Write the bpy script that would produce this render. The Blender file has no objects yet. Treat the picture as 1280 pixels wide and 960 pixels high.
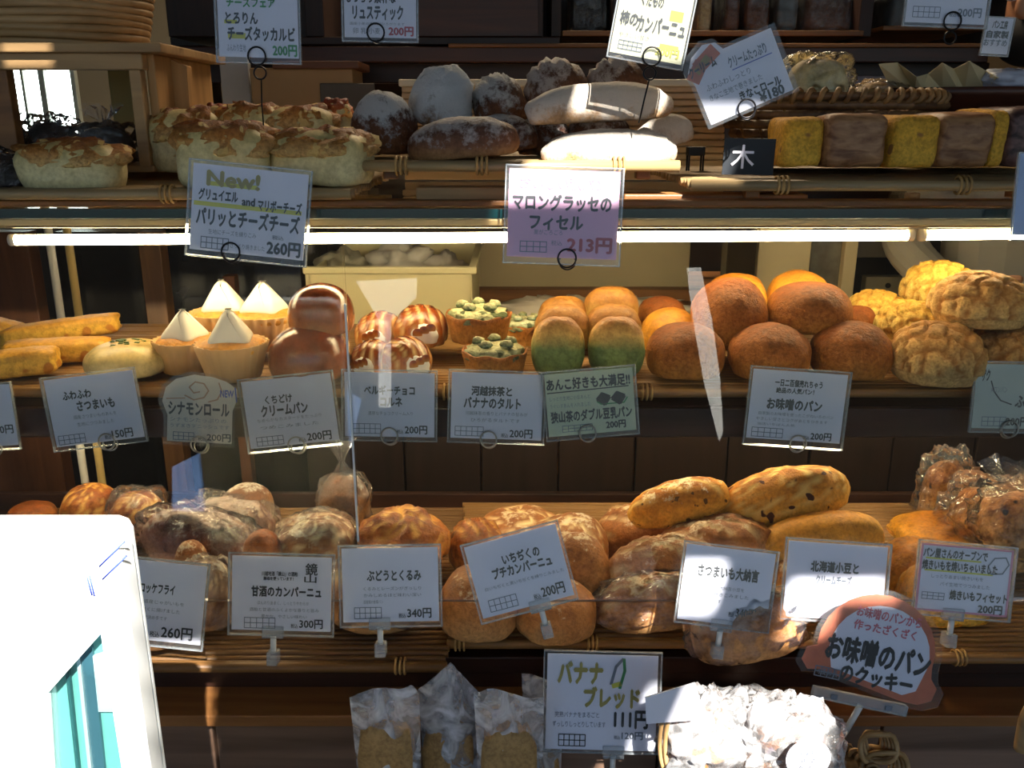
import bpy, bmesh, math, random
from mathutils import Vector, Matrix, noise
sc = bpy.context.scene
COL = sc.collection
rnd = random.Random(7)

# ---------------------------------------------------------------- camera, sky, sun, exposure
F = 1100.0                      # focal length in pixels of the 1280 wide frame
TH = math.atan(330.0 / F)       # camera pitched down
ZC = 1.5
cd = bpy.data.cameras.new('camera')
cam = bpy.data.objects.new('camera', cd)
COL.objects.link(cam)
cam.location = (0, 0, ZC)
cam.rotation_euler = (math.pi / 2 - TH, 0, 0)
cd.sensor_width = 36.0
cd.lens = 36.0 * F / 1280.0
cd.clip_start = 0.02
sc.camera = cam

w = bpy.data.worlds.new('sky')
sc.world = w
w.use_nodes = True
wn = w.node_tree.nodes
bg = wn['Background']
sky = wn.new('ShaderNodeTexSky')
sky.sky_type = 'HOSEK_WILKIE'
sky.sun_direction = (0.28, -0.68, 0.68)
sky.turbidity = 3.0
w.node_tree.links.new(sky.outputs[0], bg.inputs[0])
bg.inputs[1].default_value = 1.75

SUN_D = Vector((-0.22, 0.70, -0.70)).normalized()
sd = bpy.data.lights.new('sun', 'SUN')
sd.energy = 13.0
sd.color = (1.0, 0.95, 0.86)
sd.angle = 0.012
so = bpy.data.objects.new('sun', sd)
COL.objects.link(so)
so.rotation_euler = SUN_D.to_track_quat('-Z', 'Y').to_euler()
so.location = (1, -3, 4)

vs = sc.view_settings
vs.view_transform = 'Standard'
vs.look = 'None'
vs.gamma = 1.0
vs.use_curve_mapping = False
vs.exposure = 0.85

# ---------------------------------------------------------------- geometry from the view
CAM = Vector((0, 0, ZC))
FW = Vector((0, math.cos(TH), -math.sin(TH)))
UP = Vector((0, math.sin(TH), math.cos(TH)))
def ray(px, py):
    return Vector((1, 0, 0)) * ((px - 640) / F) + UP * ((480 - py) / F) + FW
def at(px, py, Y):
    r = ray(px, py)
    return CAM + r * (Y / r.y)
def on(px, py, z):
    r = ray(px, py)
    return CAM + r * ((z - ZC) / r.z)
def scale_at(P):
    return (P - CAM).dot(FW) / F

Z_TOP, Z_MID, Z_BOT = 1.43, 1.162, 0.788
Y_FRONT = 1.10

# ---------------------------------------------------------------- materials
def C(h, a=1.0):
    v = [int(h[i:i + 2], 16) / 255 for i in (0, 2, 4)]
    return tuple((x / 12.92 if x <= 0.04045 else ((x + 0.055) / 1.055) ** 2.4) for x in v) + (a,)
MATS = {}
def newmat(name):
    m = bpy.data.materials.new(name)
    m.use_nodes = True
    MATS[name] = m
    nt = m.node_tree
    return m, nt, nt.nodes['Principled BSDF'], nt.links
def nd(nt, t, **kw):
    n = nt.nodes.new(t)
    for k, v in kw.items():
        if k.startswith('i_'):
            key = k[2:]
            n.inputs[int(key) if key.isdigit() else key].default_value = v
        else:
            setattr(n, k, v)
    return n
def ramp(nt, stops):
    r = nt.nodes.new('ShaderNodeValToRGB')
    e = r.color_ramp.elements
    while len(e) < len(stops):
        e.new(0.5)
    for i, (p, c) in enumerate(stops):
        e[i].position = p
        e[i].color = c if len(c) == 4 else tuple(c) + (1,)
    return r
def flat(name, col, rough=0.6, metal=0.0, spec=0.5, noise_amt=0.06, scale=20, bump=0.0, emit=None, es=0):
    m, nt, b, L = newmat(name)
    c = C(col) if isinstance(col, str) else col
    tc = nd(nt, 'ShaderNodeTexCoord')
    n = nd(nt, 'ShaderNodeTexNoise', i_Scale=scale, i_Detail=3.0)
    L.new(tc.outputs['Object'], n.inputs['Vector'])
    k = noise_amt
    r = ramp(nt, [(0.3, tuple(x * (1 - k) for x in c[:3])), (0.7, tuple(min(1, x * (1 + k)) for x in c[:3]))])
    L.new(n.outputs[0], r.inputs[0])
    L.new(r.outputs[0], b.inputs['Base Color'])
    b.inputs['Roughness'].default_value = rough
    b.inputs['Metallic'].default_value = metal
    b.inputs['Specular IOR Level'].default_value = spec
    if bump:
        bp = nd(nt, 'ShaderNodeBump', i_Strength=bump, i_Distance=0.002)
        L.new(n.outputs[0], bp.inputs['Height'])
        L.new(bp.outputs[0], b.inputs['Normal'])
    if emit:
        b.inputs['Emission Color'].default_value = C(emit)
        b.inputs['Emission Strength'].default_value = es
    return m
def wood(name, c1, c2, axis=0, rough=0.5, scale=30, stretch=0.08, bump=0.3, spec=0.4):
    m, nt, b, L = newmat(name)
    tc = nd(nt, 'ShaderNodeTexCoord')
    mp = nd(nt, 'ShaderNodeMapping')
    s = [1, 1, 1]
    s[axis] = stretch
    mp.inputs['Scale'].default_value = s
    n = nd(nt, 'ShaderNodeTexNoise', i_Scale=scale, i_Detail=6.0, i_Distortion=0.6)
    L.new(tc.outputs['Object'], mp.inputs[0])
    L.new(mp.outputs[0], n.inputs['Vector'])
    r = ramp(nt, [(0.3, C(c1)), (0.5, tuple((a + b_) / 2 for a, b_ in zip(C(c1), C(c2)))), (0.72, C(c2))])
    L.new(n.outputs[0], r.inputs[0])
    L.new(r.outputs[0], b.inputs['Base Color'])
    b.inputs['Roughness'].default_value = rough
    b.inputs['Specular IOR Level'].default_value = spec
    bp = nd(nt, 'ShaderNodeBump', i_Strength=bump, i_Distance=0.001)
    L.new(n.outputs[0], bp.inputs['Height'])
    L.new(bp.outputs[0], b.inputs['Normal'])
    return m
def crust(name, pale, brown, dark, lo=0.15, hi=0.75, flour=0.0, flour_col='d9d4c8', fscale=14, rough=0.5, spec=0.4,
          scale=18, bump=0.5, bscale=60, mark=None, spots=None, spot_scale=40, spot_at=0.68):
    """baked crust: pale sides and foot, browned crown, mottling, optional flour dust, seeds, and cuts (attribute 'mark')"""
    m, nt, b, L = newmat(name)
    tc = nd(nt, 'ShaderNodeTexCoord')
    n1 = nd(nt, 'ShaderNodeTexNoise', i_Scale=scale, i_Detail=5.0, i_Roughness=0.6)
    L.new(tc.outputs['Object'], n1.inputs['Vector'])
    n2 = nd(nt, 'ShaderNodeTexNoise', i_Scale=bscale, i_Detail=6.0, i_Roughness=0.7)
    L.new(tc.outputs['Object'], n2.inputs['Vector'])
    sx = nd(nt, 'ShaderNodeSeparateXYZ')
    L.new(tc.outputs['Generated'], sx.inputs[0])
    ad = nd(nt, 'ShaderNodeMath', operation='MULTIPLY_ADD')
    L.new(n1.outputs[0], ad.inputs[0])
    ad.inputs[1].default_value = 0.5
    L.new(sx.outputs['Z'], ad.inputs[2])
    mr = nd(nt, 'ShaderNodeMapRange')
    mr.inputs['From Min'].default_value = lo + 0.25
    mr.inputs['From Max'].default_value = hi + 0.25
    L.new(ad.outputs[0], mr.inputs['Value'])
    r = ramp(nt, [(0.0, C(pale)), (0.55, C(brown)), (1.0, C(dark))])
    L.new(mr.outputs[0], r.inputs[0])
    col = r.outputs[0]
    # fine mottling
    mx = nd(nt, 'ShaderNodeMix', data_type='RGBA', blend_type='MULTIPLY')
    mx.inputs['Factor'].default_value = 0.55
    r2 = ramp(nt, [(0.35, (0.55, 0.5, 0.45, 1)), (0.6, (1.1, 1.08, 1.05, 1))])
    L.new(n2.outputs[0], r2.inputs[0])
    L.new(col, mx.inputs['A']); L.new(r2.outputs[0], mx.inputs['B'])
    col = mx.outputs['Result']
    n5 = nd(nt, 'ShaderNodeTexNoise', i_Scale=bscale * 3.2, i_Detail=3.0, i_Roughness=0.6)
    L.new(tc.outputs['Object'], n5.inputs['Vector'])
    mx2 = nd(nt, 'ShaderNodeMix', data_type='RGBA', blend_type='MULTIPLY')
    mx2.inputs['Factor'].default_value = min(1.0, 0.25 + bump * 0.6)
    r5 = ramp(nt, [(0.36, (0.58, 0.5, 0.42, 1)), (0.56, (1.08, 1.06, 1.03, 1))])
    L.new(n5.outputs[0], r5.inputs[0])
    L.new(col, mx2.inputs['A']); L.new(r5.outputs[0], mx2.inputs['B'])
    col = mx2.outputs['Result']
    def over(col, fac, c):
        q = nd(nt, 'ShaderNodeMix', data_type='RGBA')
        L.new(fac, q.inputs['Factor']); L.new(col, q.inputs['A'])
        q.inputs['B'].default_value = C(c)
        return q.outputs['Result']
    if mark:
        at_ = nd(nt, 'ShaderNodeAttribute', attribute_name='mark')
        col = over(col, at_.outputs['Fac'], mark)
    if spots:
        v = nd(nt, 'ShaderNodeTexNoise', i_Scale=spot_scale, i_Detail=1.0)
        L.new(tc.outputs['Object'], v.inputs['Vector'])
        rr = ramp(nt, [(spot_at, (0, 0, 0, 1)), (spot_at + 0.03, (1, 1, 1, 1))])
        L.new(v.outputs[0], rr.inputs[0])
        col = over(col, rr.outputs[0], spots)
    if flour:
        n3 = nd(nt, 'ShaderNodeTexNoise', i_Scale=fscale, i_Detail=8.0, i_Roughness=0.75)
        L.new(tc.outputs['Object'], n3.inputs['Vector'])
        a2 = nd(nt, 'ShaderNodeMath', operation='MULTIPLY_ADD')
        L.new(sx.outputs['Z'], a2.inputs[0]); a2.inputs[1].default_value = 0.35
        L.new(n3.outputs[0], a2.inputs[2])
        rr = ramp(nt, [(0.95 - flour * 0.5, (0, 0, 0, 1)), (1.0 - flour * 0.38, (1, 1, 1, 1))])
        L.new(a2.outputs[0], rr.inputs[0])
        ml = nd(nt, 'ShaderNodeMath', operation='MULTIPLY')
        L.new(rr.outputs[0], ml.inputs[0]); ml.inputs[1].default_value = 0.85
        col = over(col, ml.outputs[0], flour_col)
    L.new(col, b.inputs['Base Color'])
    b.inputs['Roughness'].default_value = rough
    b.inputs['Specular IOR Level'].default_value = spec
    n4 = nd(nt, 'ShaderNodeTexNoise', i_Scale=bscale * 5.0, i_Detail=4.0, i_Roughness=0.6)
    L.new(tc.outputs['Object'], n4.inputs['Vector'])
    b0 = nd(nt, 'ShaderNodeBump', i_Strength=min(1.0, bump), i_Distance=0.0012)
    L.new(n4.outputs[0], b0.inputs['Height'])
    bp = nd(nt, 'ShaderNodeBump', i_Strength=min(1.0, bump * 1.3), i_Distance=0.006)
    L.new(n2.outputs[0], bp.inputs['Height'])
    L.new(b0.outputs[0], bp.inputs['Normal'])
    L.new(bp.outputs[0], b.inputs['Normal'])
    return m
def clear(name, tint=(1, 1, 1, 1), gloss=0.08, rough=0.03, haze=0.0, haze_col=(0.8, 0.85, 0.9, 1), crinkle=0.0, cscale=60, metal=False, sheen=0.0):
    """thin clear sheet: lets light through, mirrors a little, may be milky"""
    m, nt, b, L = newmat(name)
    nt.nodes.remove(b)
    out = nt.nodes['Material Output']
    tr = nd(nt, 'ShaderNodeBsdfTransparent')
    tr.inputs[0].default_value = tint
    gl = nd(nt, 'ShaderNodeBsdfGlossy')
    gl.inputs['Roughness'].default_value = rough
    fr = nd(nt, 'ShaderNodeFresnel', i_IOR=1.5)
    mt = nd(nt, 'ShaderNodeMath', operation='MULTIPLY_ADD')
    L.new(fr.outputs[0], mt.inputs[0]); mt.inputs[1].default_value = gloss / 0.08; mt.inputs[2].default_value = 0.0
    cl = nd(nt, 'ShaderNodeClamp')
    L.new(mt.outputs[0], cl.inputs[0])
    mx = nd(nt, 'ShaderNodeMixShader')
    L.new(cl.outputs[0], mx.inputs[0]); L.new(tr.outputs[0], mx.inputs[1]); L.new(gl.outputs[0], mx.inputs[2])
    last = mx
    if haze:
        df = nd(nt, 'ShaderNodeBsdfDiffuse')
        df.inputs[0].default_value = haze_col
        m2 = nd(nt, 'ShaderNodeMixShader')
        m2.inputs[0].default_value = haze
        L.new(mx.outputs[0], m2.inputs[1]); L.new(df.outputs[0], m2.inputs[2])
        last = m2
        if crinkle:
            tc0 = nd(nt, 'ShaderNodeTexCoord')
            nn = nd(nt, 'ShaderNodeTexNoise', i_Scale=cscale * 0.8, i_Detail=4.0, i_Distortion=1.5)
            L.new(tc0.outputs['Object'], nn.inputs['Vector'])
            rr = ramp(nt, [(0.42, (haze * 0.4,) * 3 + (1,)), (0.7, (min(1, haze * 2.2),) * 3 + (1,))])
            L.new(nn.outputs[0], rr.inputs[0]); L.new(rr.outputs[0], m2.inputs[0])
    if crinkle:
        tc = nd(nt, 'ShaderNodeTexCoord')
        n = nd(nt, 'ShaderNodeTexVoronoi', i_Scale=cscale, feature='DISTANCE_TO_EDGE')
        n2 = nd(nt, 'ShaderNodeTexNoise', i_Scale=cscale * 0.7, i_Detail=4.0, i_Distortion=2.0)
        L.new(tc.outputs['Object'], n.inputs['Vector']); L.new(tc.outputs['Object'], n2.inputs['Vector'])
        a = nd(nt, 'ShaderNodeMath', operation='ADD')
        L.new(n.outputs[0], a.inputs[0]); L.new(n2.outputs[0], a.inputs[1])
        bp = nd(nt, 'ShaderNodeBump', i_Strength=crinkle, i_Distance=0.004)
        L.new(a.outputs[0], bp.inputs['Height'])
        L.new(bp.outputs[0], gl.inputs['Normal'])
    L.new(last.outputs[0], out.inputs['Surface'])
    return m
def glow(name, col, s):
    m, nt, b, L = newmat(name)
    b.inputs['Base Color'].default_value = C(col)
    b.inputs['Emission Color'].default_value = C(col)
    b.inputs['Emission Strength'].default_value = s
    return m

DW = wood('dark_wood', '1c0f0a', '3a2218', 0, 0.45)
DWV = wood('dark_wood_upright', '1a0e09', '38211a', 2, 0.5)
DW2 = wood('red_brown_wood', '2e1711', '55301f', 0, 0.4)
MW = wood('mid_wood', '6a4526', 'a06c3c', 0, 0.5)
LW = wood('pale_wood', '8b6c48', 'c09a68', 0, 0.6)
LWV = wood('pale_wood_upright', 'a07848', 'c99b62', 2, 0.6)
BAM = wood('bamboo_warm', '6b4a2a', 'a67c48', 0, 0.42, 40, 0.05)
BAM2 = wood('bamboo_pale', '80694a', 'b79b6c', 0, 0.4, 40, 0.05)
BAMD = wood('bamboo_dark', '553a22', '8c6538', 0, 0.45, 40, 0.05)
ROPE = wood('cane_binding', '8d6a3a', 'd0a768', 2, 0.6, 90, 0.4)
CANE = wood('cane', '8a6a42', 'bd9868', 0, 0.5, 26, 0.15)
WICK = wood('wicker_dark', '4a3220', '8c6640', 0, 0.5, 60, 0.3)
WICK2 = wood('wicker_light', '5c3f24', 'a77f4c', 0, 0.5, 60, 0.3)
PAPER = flat('card_paper', 'eceaf6', 0.55, noise_amt=0.015)
PAPER_G = flat('card_paper_green', 'd3dbb4', 0.55, noise_amt=0.02)
PAPER_C = flat('card_paper_cream', 'e2d6c2', 0.55, noise_amt=0.03)
PAPER_P = flat('card_paper_pink', 'eab4d2', 0.55, noise_amt=0.03)
PAPER_Y = flat('card_paper_yellow', 'f3edc4', 0.55, noise_amt=0.03)
PINKB = flat('pink_border', 'd98aa6', 0.6)
INK = flat('ink_black', '0a0a0e', 0.6, noise_amt=0)
INKG = flat('ink_grey', '6f7683', 0.6, noise_amt=0)
INKGR = flat('ink_green', '1e8a3c', 0.6, noise_amt=0)
INKR = flat('ink_red', 'b5303c', 0.6, noise_amt=0)
INKB = flat('ink_blue', '3a50b8', 0.6, noise_amt=0)
INKPK = flat('ink_pink', 'd8707c', 0.6, noise_amt=0)
MARKY = flat('marker_yellow', 'd8d23a', 0.6, noise_amt=0.05)
MARKG = flat('marker_gold', 'a8963a', 0.6, noise_amt=0.1)
ORNG = flat('card_orange', 'c9683f', 0.6, noise_amt=0.15, scale=60)
BRNS = flat('drawn_brown', 'b98b66', 0.6, noise_amt=0.1)
SLEEVE = clear('card_sleeve', (0.97, 0.98, 0.99, 1), 0.05, 0.06, 0.03)
WIREB = flat('black_wire', '16151a', 0.35, 0.6)
WIREC = flat('steel_wire', 'a9a49a', 0.3, 0.9)
WHITEP = flat('white_plastic', 'dcdcd8', 0.4)
CLIPP = clear('clear_plastic_clip', (0.9, 0.92, 0.93, 1), 0.12, 0.1, 0.22)
GLASS = clear('case_glass', (0.98, 0.99, 0.985, 1), 0.07, 0.0)
GEDGE = flat('glass_edge_teal', '062c30', 0.15, spec=0.8)
BAG = clear('crinkled_bag', (0.98, 0.98, 0.98, 1), 0.08, 0.10, 0.05, crinkle=1.0, cscale=45)
BAG2 = clear('milky_pouch', (0.9, 0.9, 0.92, 1), 0.14, 0.12, 0.42, (0.78, 0.79, 0.84, 1), crinkle=0.9, cscale=30)
DARKMETAL = flat('black_iron_tray', '17120f', 0.45, 0.3)

# ---------------------------------------------------------------- object helpers
def link(name, me, mat=None, parent=None, loc=None, rot=None):
    o = bpy.data.objects.new(name, me)
    COL.objects.link(o)
    if mat is not None and me is not None and not me.materials:
        for q in (mat if isinstance(mat, (list, tuple)) else [mat]):
            me.materials.append(q)
    if parent is not None:
        o.parent = parent
    if loc is not None:
        o.location = loc
    if rot is not None:
        o.rotation_euler = rot
    return o
def bmo(name, bm, mat, parent=None, loc=None, rot=None, smooth=False):
    me = bpy.data.meshes.new(name)
    bm.to_mesh(me)
    bm.free()
    if smooth:
        for p in me.polygons:
            p.use_smooth = True
    return link(name, me, mat, parent, loc, rot)
def tag(o, label, cat, group=None, kind=None):
    o['label'] = label
    o['category'] = cat
    if group: o['group'] = group
    if kind: o['kind'] = kind
    return o
def empty(name, loc, label, cat, group=None, rot=(0, 0, 0)):
    o = bpy.data.objects.new(name, None)
    COL.objects.link(o)
    o.empty_display_size = 0.02
    from mathutils import Euler
    o.matrix_world = Matrix.Translation(loc) @ Euler(rot).to_matrix().to_4x4()
    return tag(o, label, cat, group)
def part_label(o, s):
    o['label'] = s
    return o
def box_bm(x0, x1, y0, y1, z0, z1, bev=0.0, bm=None):
    own = bm is None
    if own: bm = bmesh.new()
    r = bmesh.ops.create_cube(bm, size=1)
    for v in r['verts']:
        v.co = Vector(((x0 + x1) / 2 + v.co.x * (x1 - x0), (y0 + y1) / 2 + v.co.y * (y1 - y0), (z0 + z1) / 2 + v.co.z * (z1 - z0)))
    if bev:
        es = list({e for v in r['verts'] for e in v.link_edges})
        bmesh.ops.bevel(bm, geom=es, offset=bev, segments=2, profile=0.5, affect='EDGES')
    return bm
def boxo(name, b, mat, parent=None, bev=0.002):
    return bmo(name, box_bm(*b, bev=bev), mat, parent)
def struct(o):
    o['kind'] = 'structure'
    return o
def tube_bm(pts, r, seg=8, bm=None, closed=False, cap=True):
    if bm is None: bm = bmesh.new()
    pts = [Vector(p) for p in pts]
    n = len(pts)
    rr = r if isinstance(r, (list, tuple)) else [r] * n
    rings = []
    prev = None
    for i, p in enumerate(pts):
        if closed:
            d = pts[(i + 1) % n] - pts[i - 1]
        else:
            d = pts[min(i + 1, n - 1)] - pts[max(i - 1, 0)]
        d.normalize()
        if prev is None:
            a = d.orthogonal().normalized()
        else:
            a = prev - d * prev.dot(d)
            a = a.normalized() if a.length > 1e-6 else d.orthogonal().normalized()
        prev = a
        b = d.cross(a)
        rings.append([bm.verts.new(p + (a * math.cos(t) + b * math.sin(t)) * rr[i]) for t in [2 * math.pi * k / seg for k in range(seg)]])
    m = n if closed else n - 1
    for i in range(m):
        A, B = rings[i], rings[(i + 1) % n]
        for k in range(seg):
            try: bm.faces.new((A[k], A[(k + 1) % seg], B[(k + 1) % seg], B[k]))
            except ValueError: pass
    if cap and not closed:
        bm.faces.new(list(reversed(rings[0])))
        bm.faces.new(rings[-1])
    return bm
def tubeo(name, pts, r, mat, parent=None, seg=8, closed=False, smooth=True):
    return bmo(name, tube_bm(pts, r, seg, closed=closed), mat, parent, smooth=smooth)
def ring_pts(c, r, n=20, ax='y', k=1.0):
    c = Vector(c)
    out = []
    for i in range(n):
        t = 2 * math.pi * i / n
        a, b = math.cos(t) * r, math.sin(t) * r * k
        out.append(c + (Vector((a, 0, b)) if ax == 'y' else Vector((a, b, 0)) if ax == 'z' else Vector((0, a, b))))
    return out
def prism_bm(poly, y0, y1, bm=None):
    """polygon in x,z extruded along y"""
    if bm is None: bm = bmesh.new()
    A = [bm.verts.new((x, y0, z)) for x, z in poly]
    B = [bm.verts.new((x, y1, z)) for x, z in poly]
    bm.faces.new(A); bm.faces.new(list(reversed(B)))
    n = len(poly)
    for i in range(n):
        bm.faces.new((A[(i + 1) % n], A[i], B[i], B[(i + 1) % n]))
    bmesh.ops.recalc_face_normals(bm, faces=bm.faces)
    return bm

# ---------------------------------------------------------------- baked goods
def fit(box, z=None, Y=None, dr=1.0, yaw=0.0, hmin=0.4, hmax=1.0):
    x0, y0, x1, y1 = box
    cx, cy, W, V = (x0 + x1) / 2, (y0 + y1) / 2, x1 - x0, y1 - y0
    r = ray(cx, cy)
    Yg = Y if Y else 1.2
    c, s = math.cos(yaw), math.sin(yaw)
    for _ in range(12):
        P = CAM + r * (Yg / r.y)
        k = scale_at(P)
        ww, vv = W * k, V * k
        a = ww / math.sqrt(c * c + (dr * s) ** 2)
        b = a * dr
        dep = math.sqrt((a * s) ** 2 + (b * c) ** 2)
        sp = max(0, -r.z) / math.hypot(r.y, r.z)
        cp = math.sqrt(1 - sp * sp)
        h2 = vv * vv - (dep * sp * 0.9) ** 2
        h = math.sqrt(h2) / cp if h2 > 0 else 0
        h = min(max(h, hmin * vv), hmax * vv * 1.2)
        if z is not None and Y is None:
            Yg = Yg * 0.4 + 0.6 * ((z + h / 2 - ZC) / r.z * r.y)
    P = CAM + r * (Yg / r.y)
    return Vector((P.x, P.y, z if (z is not None) else P.z - h / 2)), (a, b, h)
def loaf_mesh(size, p=2.2, px=None, flatb=0.45, amp=0.03, freq=2.0, amp2=0.01, seed=0, disp=None, nu=40, nv=24, bend=0.0, pz=None):
    a, b, h = size
    me = bpy.data.meshes.new('loaf')
    px = px or p
    pz = pz or p
    vs_, fs, mk = [], [], []
    sv = Vector((seed * 3.7, seed * 1.3, seed * 7.1))
    def pt(th, ph):
        d = Vector((math.cos(ph) * math.cos(th), math.cos(ph) * math.sin(th), math.sin(ph)))
        q = (abs(d.x) ** px + abs(d.y) ** p + abs(d.z) ** pz) ** (-1.0 / ((px + p + pz) / 3))
        e = d * q
        if e.z < -flatb:
            e.z = -flatb + (e.z + flatb) * 0.08
        asp = Vector((a / b if b else 1, 1, h / b if b else 1))
        sp_ = Vector((d.x * asp.x, d.y, d.z * asp.z)) * freq
        k = 1 + amp * noise.noise(sp_ + sv) * 1.6 + amp2 * noise.noise(sp_ * 4.3 + sv)
        m_ = 0.0
        if disp:
            dk, m_ = disp(e)
            k += dk
        e = e * k
        return e, m_
    ring0 = []
    for j in range(1, nv):
        ph = -math.pi / 2 + math.pi * j / nv
        for i in range(nu):
            e, m_ = pt(2 * math.pi * i / nu, ph)
            vs_.append(e); mk.append(m_)
    e, m_ = pt(0, -math.pi / 2); vs_.append(e); mk.append(m_)
    e, m_ = pt(0, math.pi / 2); vs_.append(e); mk.append(m_)
    nb, ntp = len(vs_) - 2, len(vs_) - 1
    for j in range(nv - 2):
        for i in range(nu):
            A = j * nu + i; B = j * nu + (i + 1) % nu
            fs.append((A, B, B + nu, A + nu))
    for i in range(nu):
        fs.append((nb, (i + 1) % nu, i))
        fs.append((ntp, (nv - 2) * nu + i, (nv - 2) * nu + (i + 1) % nu))
    zmin = min(v.z for v in vs_); zmax = max(v.z for v in vs_)
    out = []
    for v in vs_:
        z = (v.z - zmin) / (zmax - zmin) * h
        x = v.x * a / 2; y = v.y * b / 2 + bend * (v.x ** 2) * b
        out.append((x, y, z))
    me.from_pydata(out, [], fs)
    for q in me.polygons: q.use_smooth = True
    at_ = me.attributes.new('mark', 'FLOAT', 'POINT')
    at_.data.foreach_set('value', mk)
    return me
SEED = [1]
def bread(name, label, box, mat, z=None, Y=None, dr=1.0, yaw=0, roll=0, pit=0, group=None, cat='bread', parent=None, **kw):
    SEED[0] += 1
    hm = kw.pop('hmin', 0.4)
    base, size = fit(box, z, Y, dr, math.radians(yaw), hm)
    zmn = kw.pop('zmin', None)
    if zmn is not None and base.z < zmn:
        size = (size[0], size[1], max(size[2] * .6, size[2] - (zmn - base.z)))
        base.z = zmn
    me = loaf_mesh(size, seed=SEED[0], **kw)
    o = link(name, me, mat, None, base)
    if roll or pit:
        c = Vector((0, 0, size[2] / 2))
        R = Matrix.Rotation(math.radians(-roll), 4, 'Y') @ Matrix.Rotation(math.radians(pit), 4, 'X') @ Matrix.Rotation(math.radians(yaw), 4, 'Z')
        o.matrix_world = Matrix.Translation(base + c) @ R @ Matrix.Translation(-c)
    else:
        o.rotation_euler = (0, 0, math.radians(yaw))
    tag(o, label, cat, group)
    o['sz'] = size
    return o
# surface patterns
def slashes(n=4, ang=0.5, depth=0.05, width=0.10, zmin=0.1):
    def f(e):
        if e.z < zmin: return 0, 0
        u = (e.x + e.y * ang) * n / 2
        d = abs((u % 1.0) - 0.5)
        g = math.exp(-(d / width) ** 2)
        edge = math.exp(-((d - width * 1.7) / (width * 0.6)) ** 2)
        lim = max(0.0, 1 - (abs(e.y) / 0.75) ** 4) * min(1, (e.z - zmin) * 4)
        return (-depth * g + depth * 0.5 * edge) * lim, g * lim
    return f
def seam(depth=0.06, width=0.12, curve=0.2):
    def f(e):
        if e.z < 0: return 0, 0
        d = abs(e.y - curve * math.sin(e.x * 2))
        g = math.exp(-(d / width) ** 2) * max(0, 1 - abs(e.x) ** 3)
        return -depth * g * min(1, e.z * 3), g
    return f
def melon(n=5, depth=0.05, rot=0.5):
    c, s = math.cos(rot), math.sin(rot)
    def f(e):
        if e.z < -0.15: return -0.03, 0.0
        x, y = (e.x * c - e.y * s), (e.x * s + e.y * c)
        zf = 1 + 0.25 * e.z
        wob = noise.noise(Vector((e.x * 3, e.y * 3, e.z * 3))) * 0.28
        u = abs(((x / zf * n / 2 + wob) % 1) - 0.5); v = abs(((y / zf * n / 2 + wob) % 1) - 0.5)
        g = max(math.exp(-(u / 0.09) ** 2), math.exp(-(v / 0.09) ** 2))
        return depth * (0.6 - g) , g
    return f
def crack(amp=0.06, freq=3.0, seed=0):
    def f(e):
        n = noise.noise(e * freq + Vector((seed, seed, seed)))
        g = math.exp(-(n / 0.10) ** 2)
        t = min(1, max(0, e.z + 0.2) * 3)
        return -amp * g * t, g * t
    return f
def twist(n=5, depth=0.10):
    def f(e):
        u = e.x * n / 2 + e.y * 0.7 + e.z * 0.4
        d = abs((u % 1) - 0.5)
        g = math.exp(-((0.5 - d) / 0.12) ** 2)
        return -depth * g, g
    return f

# ================================================================ SETTING
def slab(name, px0, py0, px1, py1, Y, depth, mat, parent=None, bev=0.002):
    """box whose front face at depth Y covers the given frame rectangle"""
    A, B = at(px0, (py0 + py1) / 2, Y), at(px1, (py0 + py1) / 2, Y)
    t, b = at((px0 + px1) / 2, py0, Y), at((px0 + px1) / 2, py1, Y)
    return boxo(name, (A.x, B.x, Y, Y + depth, b.z, t.z), mat, parent, bev)

ASPH = flat('asphalt', '1a1918', 0.95, spec=0.0, noise_amt=0.25, scale=8)
FLOORM = flat('shop_floor', '6b6259', 0.6, noise_amt=0.1)
WALLM = flat('shop_wall_plaster', '7c6a52', 0.8, noise_amt=0.05, scale=4)
CEILM = flat('shop_ceiling', '5a4a3a', 0.8)
STREAKW = flat('streak_white', 'eeeeea', 0.7, noise_amt=0.03)
HAZEB = flat('haze_blue', '6a94d2', 0.6, noise_amt=0.08)
struct(boxo('ground', (-14, 14, -14, 1.0, -0.1, 0), ASPH, bev=0))
struct(boxo('floor', (-2.6, 2.8, 1.0, 3.7, -0.1, 0), FLOORM, bev=0))
struct(boxo('wall_back', (-2.6, 2.8, 3.6, 3.7, 0, 2.7), WALLM, bev=0))
struct(boxo('wall_left', (-2.6, -2.5, 1.0, 3.6, 0, 2.7), DWV, bev=0))
struct(boxo('wall_right', (2.7, 2.8, 1.0, 3.6, 0, 2.7), WALLM, bev=0))
struct(boxo('ceiling', (-2.6, 2.8, 1.0, 3.7, 2.7, 2.8), CEILM, bev=0))
# wall of the shop to the left and right of the serving opening, and above it
struct(boxo('wall_front', (-4.5, -1.35, 0.95, 1.05, 0, 3.4), DWV, bev=0))
struct(boxo('wall_front', (1.5, 4.5, 0.95, 1.05, 0, 3.4), DWV, bev=0))
struct(boxo('wall_front', (-1.35, 1.5, 0.95, 1.05, 2.3, 3.4), DWV, bev=0))

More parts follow.
